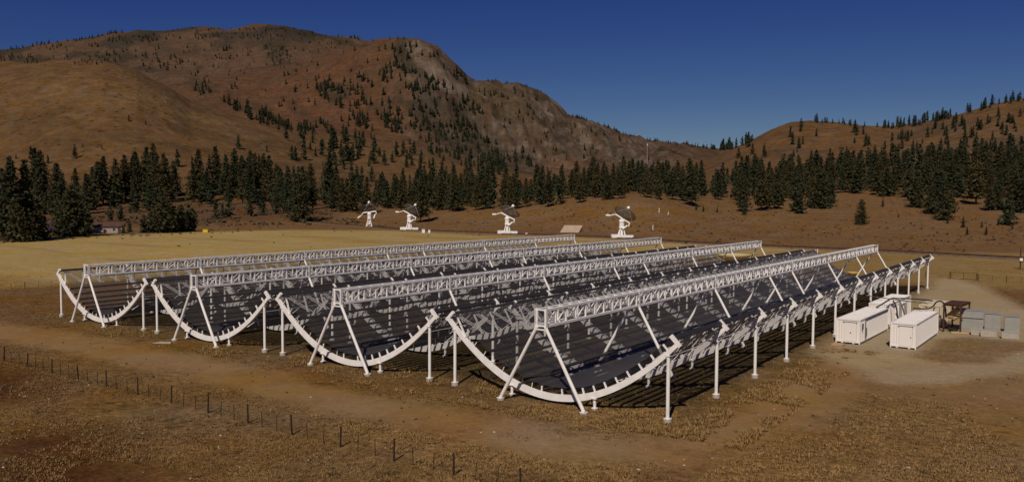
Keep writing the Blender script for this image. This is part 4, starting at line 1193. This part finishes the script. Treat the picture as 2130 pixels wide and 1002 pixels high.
crestline(980, 1180, 12, 3, 8, Z9); crestline(1180, 1480, 70, 4, 8, Z9)

trees.sort(key=lambda t: -(t[0]+(1000 if t[7] else 0)))
GRP = {Z1: 'pines of the far left clump', Z2: 'pines at the foot of the left grassy hill', Z3: 'pines of the tree line behind the dishes', Z4: 'pines of the right forest belt',
       Z5: 'pines on the lower central mountain', Z6: 'bushy trees behind the hay field', Z7: 'pines on the open right slope', Z8: 'pines of the right-hand hill',
       Z9: 'pines high on the central mountain', Z10: 'pines of the gully line', FZ: 'pines on the far-left ridge'}
for t_ in trees:
    if t_[6] and t_[6] not in GRP: GRP[t_[6]] = 'pines on the smooth left hill'
ZS = {Z1: 'in the left edge clump', Z2: 'at the left hill foot', Z3: 'of the dish tree line', Z4: 'in the right-hand forest belt',
      Z5: 'on the lower central mountain', Z6: 'behind the hay field', Z7: 'on the open right slope', Z8: 'on the right-hand hill', Z9: 'high on the central mountain', Z10: 'in the gully line', FZ: 'on the far-left ridge'}
BINS = [(60,'at the picture edge'),(130,'beside the small gabled house'),(200,'left of the pale shed'),(270,'above the pale shed'),(340,'right of the pale shed'),(420,'left of the yellow box'),(500,'right of the yellow box'),(580,'left of the jutting tree'),
        (660,'by the jutting tree'),(735,'left of the leftmost dish'),(810,'behind the leftmost dish'),(900,'behind the second dish'),(1000,'right of the second dish'),(1090,'behind the third dish'),(1190,'above the tan sloped roof'),
        (1270,'left of the rightmost dish'),(1330,'behind the rightmost dish'),(1400,'over the grassy knoll'),(1470,'right of the grassy knoll'),(1560,'below the right hill tip'),(1650,'below the bald hilltop'),(1740,'left of the round pine'),
        (1840,'behind the lone round pine'),(1930,'right of the round pine'),(2010,'by the big overlapping pair'),(2080,'near the right edge'),(9999,'at the very right edge')]
zh = {}
for t_ in trees[:300]: zh.setdefault(t_[6], []).append(t_[0])
def tree_label(hp, u, z, zone, bush):
    q = sorted(zh[zone]); r = sum(1 for a in q if a <= hp)/len(q)
    size = ('short', 'mid-sized', 'tall', 'towering')[min(3, int(r*4))]
    b = [w for lim, w in BINS if u < lim][0]
    return f"{size} {'broad bushy' if bush else 'dark'} pine {ZS.get(zone, 'on the smooth left hill')}, {b}"
LBL = {}
for t_ in trees[:300]:
    if not t_[7]: LBL.setdefault(tree_label(t_[0], t_[8], t_[3], t_[6], t_[5]), []).append(t_)
ORD = ('leftmost', 'second from left', 'third from left', 'fourth from left', 'fifth from left', 'sixth from left', 'seventh from left')
for l_, ts_ in LBL.items():
    ts_.sort(key=lambda q: q[8])
    for i_, t_ in enumerate(ts_):
        t_.append(l_ if len(ts_) == 1 else l_+', '+('rightmost' if i_ == len(ts_)-1 else ORD[min(i_, 6)]))
for n, (hp, x, y, z, Ht, bush, zone, single, u, *ll) in enumerate(trees[:300]):
    k = rnd.choice((6, 7)) if bush else rnd.choice((0, 1, 2, 3, 4, 5, 8))
    root = empty('pine_tree', (x, y, z-.15), rnd.random()*6.28)
    root.scale = (Ht*rnd.uniform(.9, 1.12), Ht*rnd.uniform(.9, 1.12), Ht)
    lb = single or ll[0]
    tag(root, lb, 'tree', None if single else GRP[zone])
    c = bpy.data.objects.new('crown', crowns[k]); col.objects.link(c); c.parent = root
    t = bpy.data.objects.new('trunk', trunk_me); col.objects.link(t); t.parent = root
VV = []; TT = []
for hp, x, y, z, Ht, bush, zone, single, u, *_ in trees[300:]:
    V, T = lows[rnd.choice((6, 7)) if bush else rnd.choice((0, 1, 2, 3, 4, 5, 8))]
    a = rnd.random()*6.28; c, s = math.cos(a), math.sin(a); f = rnd.uniform(.9, 1.2)
    P = np.stack([(V[:, 0]*c-V[:, 1]*s)*Ht*f+x, (V[:, 0]*s+V[:, 1]*c)*Ht*f+y, V[:, 2]*Ht+z-.2], 1)
    VV.append(P); TT.append(np.repeat(T, 3))
VV = np.concatenate(VV); TT = np.concatenate(TT)
o = np_mesh('distant_pines', VV, np.arange(len(VV)).reshape(-1, 3), M_NEEDLE)
ca = o.data.color_attributes.new('tint', 'FLOAT_COLOR', 'POINT')
c4 = np.ones((len(VV), 4), np.float32); c4[:, :3] = TT[:, None]; ca.data.foreach_set('color', c4.ravel())
tag(o, 'many small dark pines scattered over the distant mountains and ridges', 'trees', kind='stuff')
print('trees', len(trees))

# ------------------------------------------------------------------ grass, sage, stones
def grass(name, n, areafn, hmin, hmax, blades, m, label):
    V = []; k = 0; pos = []
    while len(pos) < n:
        u = rng.uniform(-60, 2190, 4000); v = 1060-(1060-560)*rng.random(4000)**0.9
        for a, b in zip(u, v):
            p = gnd(a, b)
            if areafn(p[0], p[1]): pos.append(p)
            if len(pos) >= n: break
    pos = np.array(pos)
    H_ = rng.uniform(hmin, hmax, n)
    zz = np.array([terr(p[0], p[1]) for p in pos])
    P = np.repeat(pos[:, :2], blades, 0); Zb = np.repeat(zz, blades); Hb = np.repeat(H_, blades)*rng.uniform(.6, 1.15, n*blades)
    a = rng.uniform(0, 6.28, n*blades); rad = rng.uniform(0, .22, n*blades)*np.repeat(H_/hmax, blades)*1.3
    bx = P[:, 0]+np.cos(a)*rad; by = P[:, 1]+np.sin(a)*rad
    lean = rng.uniform(.3, 1.3, n*blades)*Hb; tx = bx+np.cos(a)*lean; ty = by+np.sin(a)*lean
    w = rng.uniform(.02, .05, n*blades); ca_, sa_ = -np.sin(a)*w, np.cos(a)*w
    A1 = np.stack([bx-ca_, by-sa_, Zb-.02], 1); A2 = np.stack([bx+ca_, by+sa_, Zb-.02], 1); A3 = np.stack([tx, ty, Zb+Hb], 1)
    V = np.stack([A1, A2, A3], 1).reshape(-1, 3)
    o = np_mesh(name, V, np.arange(len(V)).reshape(-1, 3), m); tag(o, label, 'grass', kind='stuff'); return o
def insd(P, x, y):
    c = False; n = len(P)
    for i in range(n):
        a, b = P[i], P[(i+1) % n]
        if (a[1] > y) != (b[1] > y) and x < (b[0]-a[0])*(y-a[1])/(b[1]-a[1])+a[0]: c = not c
    return c
def nz1(x, y, s, sc): return float(vnoise(np.array(x/sc), np.array(y/sc), s))
def a_gold(x, y):
    if insd(TRACK, x, y) and rnd.random() < .93: return False
    return (insd(GOLD1, x, y) and nz1(x, y, 7, 1.6) > .35) or (insd(GOLD2, x, y) and nz1(x, y, 8, 1.2) > .3) or (insd(GOLD3, x, y) and nz1(x, y, 9, 2) > .35 and rnd.random() < .3)
def a_all(x, y):
    if insd(TRACK, x, y) or insd(YARD, x, y) or insd(BARE, x, y): return nz1(x, y, 12, 3) > .80 and rnd.random() < .25
    if -11 < x < 75 and -1 < y < 106: return rnd.random() < .3
    return nz1(x, y, 13, 4) > .38
def a_feet(x, y):
    return not insd(TRACK, x, y) and (-13 < x < 77 and -4.5 < y < 2.5 and nz1(x, y, 15, 2.2) > .58 and not insd(TRACK, x, y)) or (74 < x < 79 and -3 < y < 36 and nz1(x, y, 16, 2.2) > .5)
M_GR1 = mat('golden_dry_grass', (0.275, 0.168, 0.060), 0.9, rgb2=(0.20, 0.115, 0.040), scale=0.8)
M_GR2 = mat('brown_dry_grass', (0.235, 0.145, 0.060), 0.9, rgb2=(0.135, 0.076, 0.029), scale=0.5)
grass('golden_grass', 9000, a_gold, .05, .17, 8, M_GR1, 'tall golden dry grass in drifts along the track and around the posts')
grass('dry_grass', 26000, a_all, .05, .15, 5, M_GR2, 'short brown dry grass covering the near ground')
grass('tussock_grass', 2600, a_feet, .10, .32, 9, M_GR1, 'dry tussocks growing at the feet of the telescopes')

# sage shrubs over bench slopes, too many to count
SV = []
r = np.random.default_rng(5)
cnt = 0
while cnt < 2000:
    u = r.uniform(0, 2130)
    v = r.uniform(410, 540) if u > 700 else r.uniform(438, 520)
    if cnt > 1200: v = r.uniform(600, 900)
    if cnt > 1330: u = r.uniform(90, 760); v = r.uniform(408, 470)
    p = hit(u, v)
    if p is None or p[3] > 900: continue
    x, y = p[0], p[1]
    if p[3] < 300 and (insd(YARD, x, y) or (-12 < x < 76 and -3 < y < 108)): 
        continue
    nn = nz1(x, y, 33, 25)
    if p[3] > 150 and nn < .42: continue
    if p[3] > 150 and p[3] < 0.9*float(np.interp(u, UU[np.argsort(UU)], d0[np.argsort(UU)])) and r.random() < .95: continue
    s = r.uniform(.25, .8) if p[3] > 150 else r.uniform(.07, .17)
    if cnt > 1330: s = r.uniform(.7, 1.9)
    for k in range(14):
        d = r.normal(size=3); d /= np.linalg.norm(d); d[2] = abs(d[2])*.8
        c = np.array([x, y, p[2]])+d*s*.6; e = r.normal(size=(3, 3))*s*.35
        SV += [c+e[0], c+e[1], c+e[2]]
    cnt += 1
o = np_mesh('sagebrush', np.array(SV), np.arange(len(SV)).reshape(-1, 3), M_SHRUB); tag(o, 'low dark sagebrush dotted over the dry slopes and track edges', 'shrubs', kind='stuff')
# loose pale stones
SV = []; FV = []
for k in range(190):
    u = r.uniform(0, 2130); v = r.uniform(640, 1000); p = gnd(u, v)
    if -12 < p[0] < 76 and -2 < p[1] < 106: continue
    s = r.uniform(.03, .09)*(1.6 if r.random() < .06 else 1); n = len(SV)
    z0_ = terr(p[0], p[1])
    o6 = [(1,0,0),(-1,0,0),(0,1,0),(0,-1,0),(0,0,.8),(0,0,-.5)]
    for q in o6: SV.append((p[0]+q[0]*s*r.uniform(.6, 1.4), p[1]+q[1]*s*r.uniform(.6, 1.4), z0_+.02+q[2]*s*r.uniform(.6, 1.2)))
    for a, b in ((0,2),(2,1),(1,3),(3,0)): FV += [(n+a, n+b, n+4), (n+b, n+a, n+5)]
o = np_mesh('loose_stones', np.array(SV), np.array(FV), M_CONC); tag(o, 'scattered pale stones on the ground', 'stones', kind='stuff')
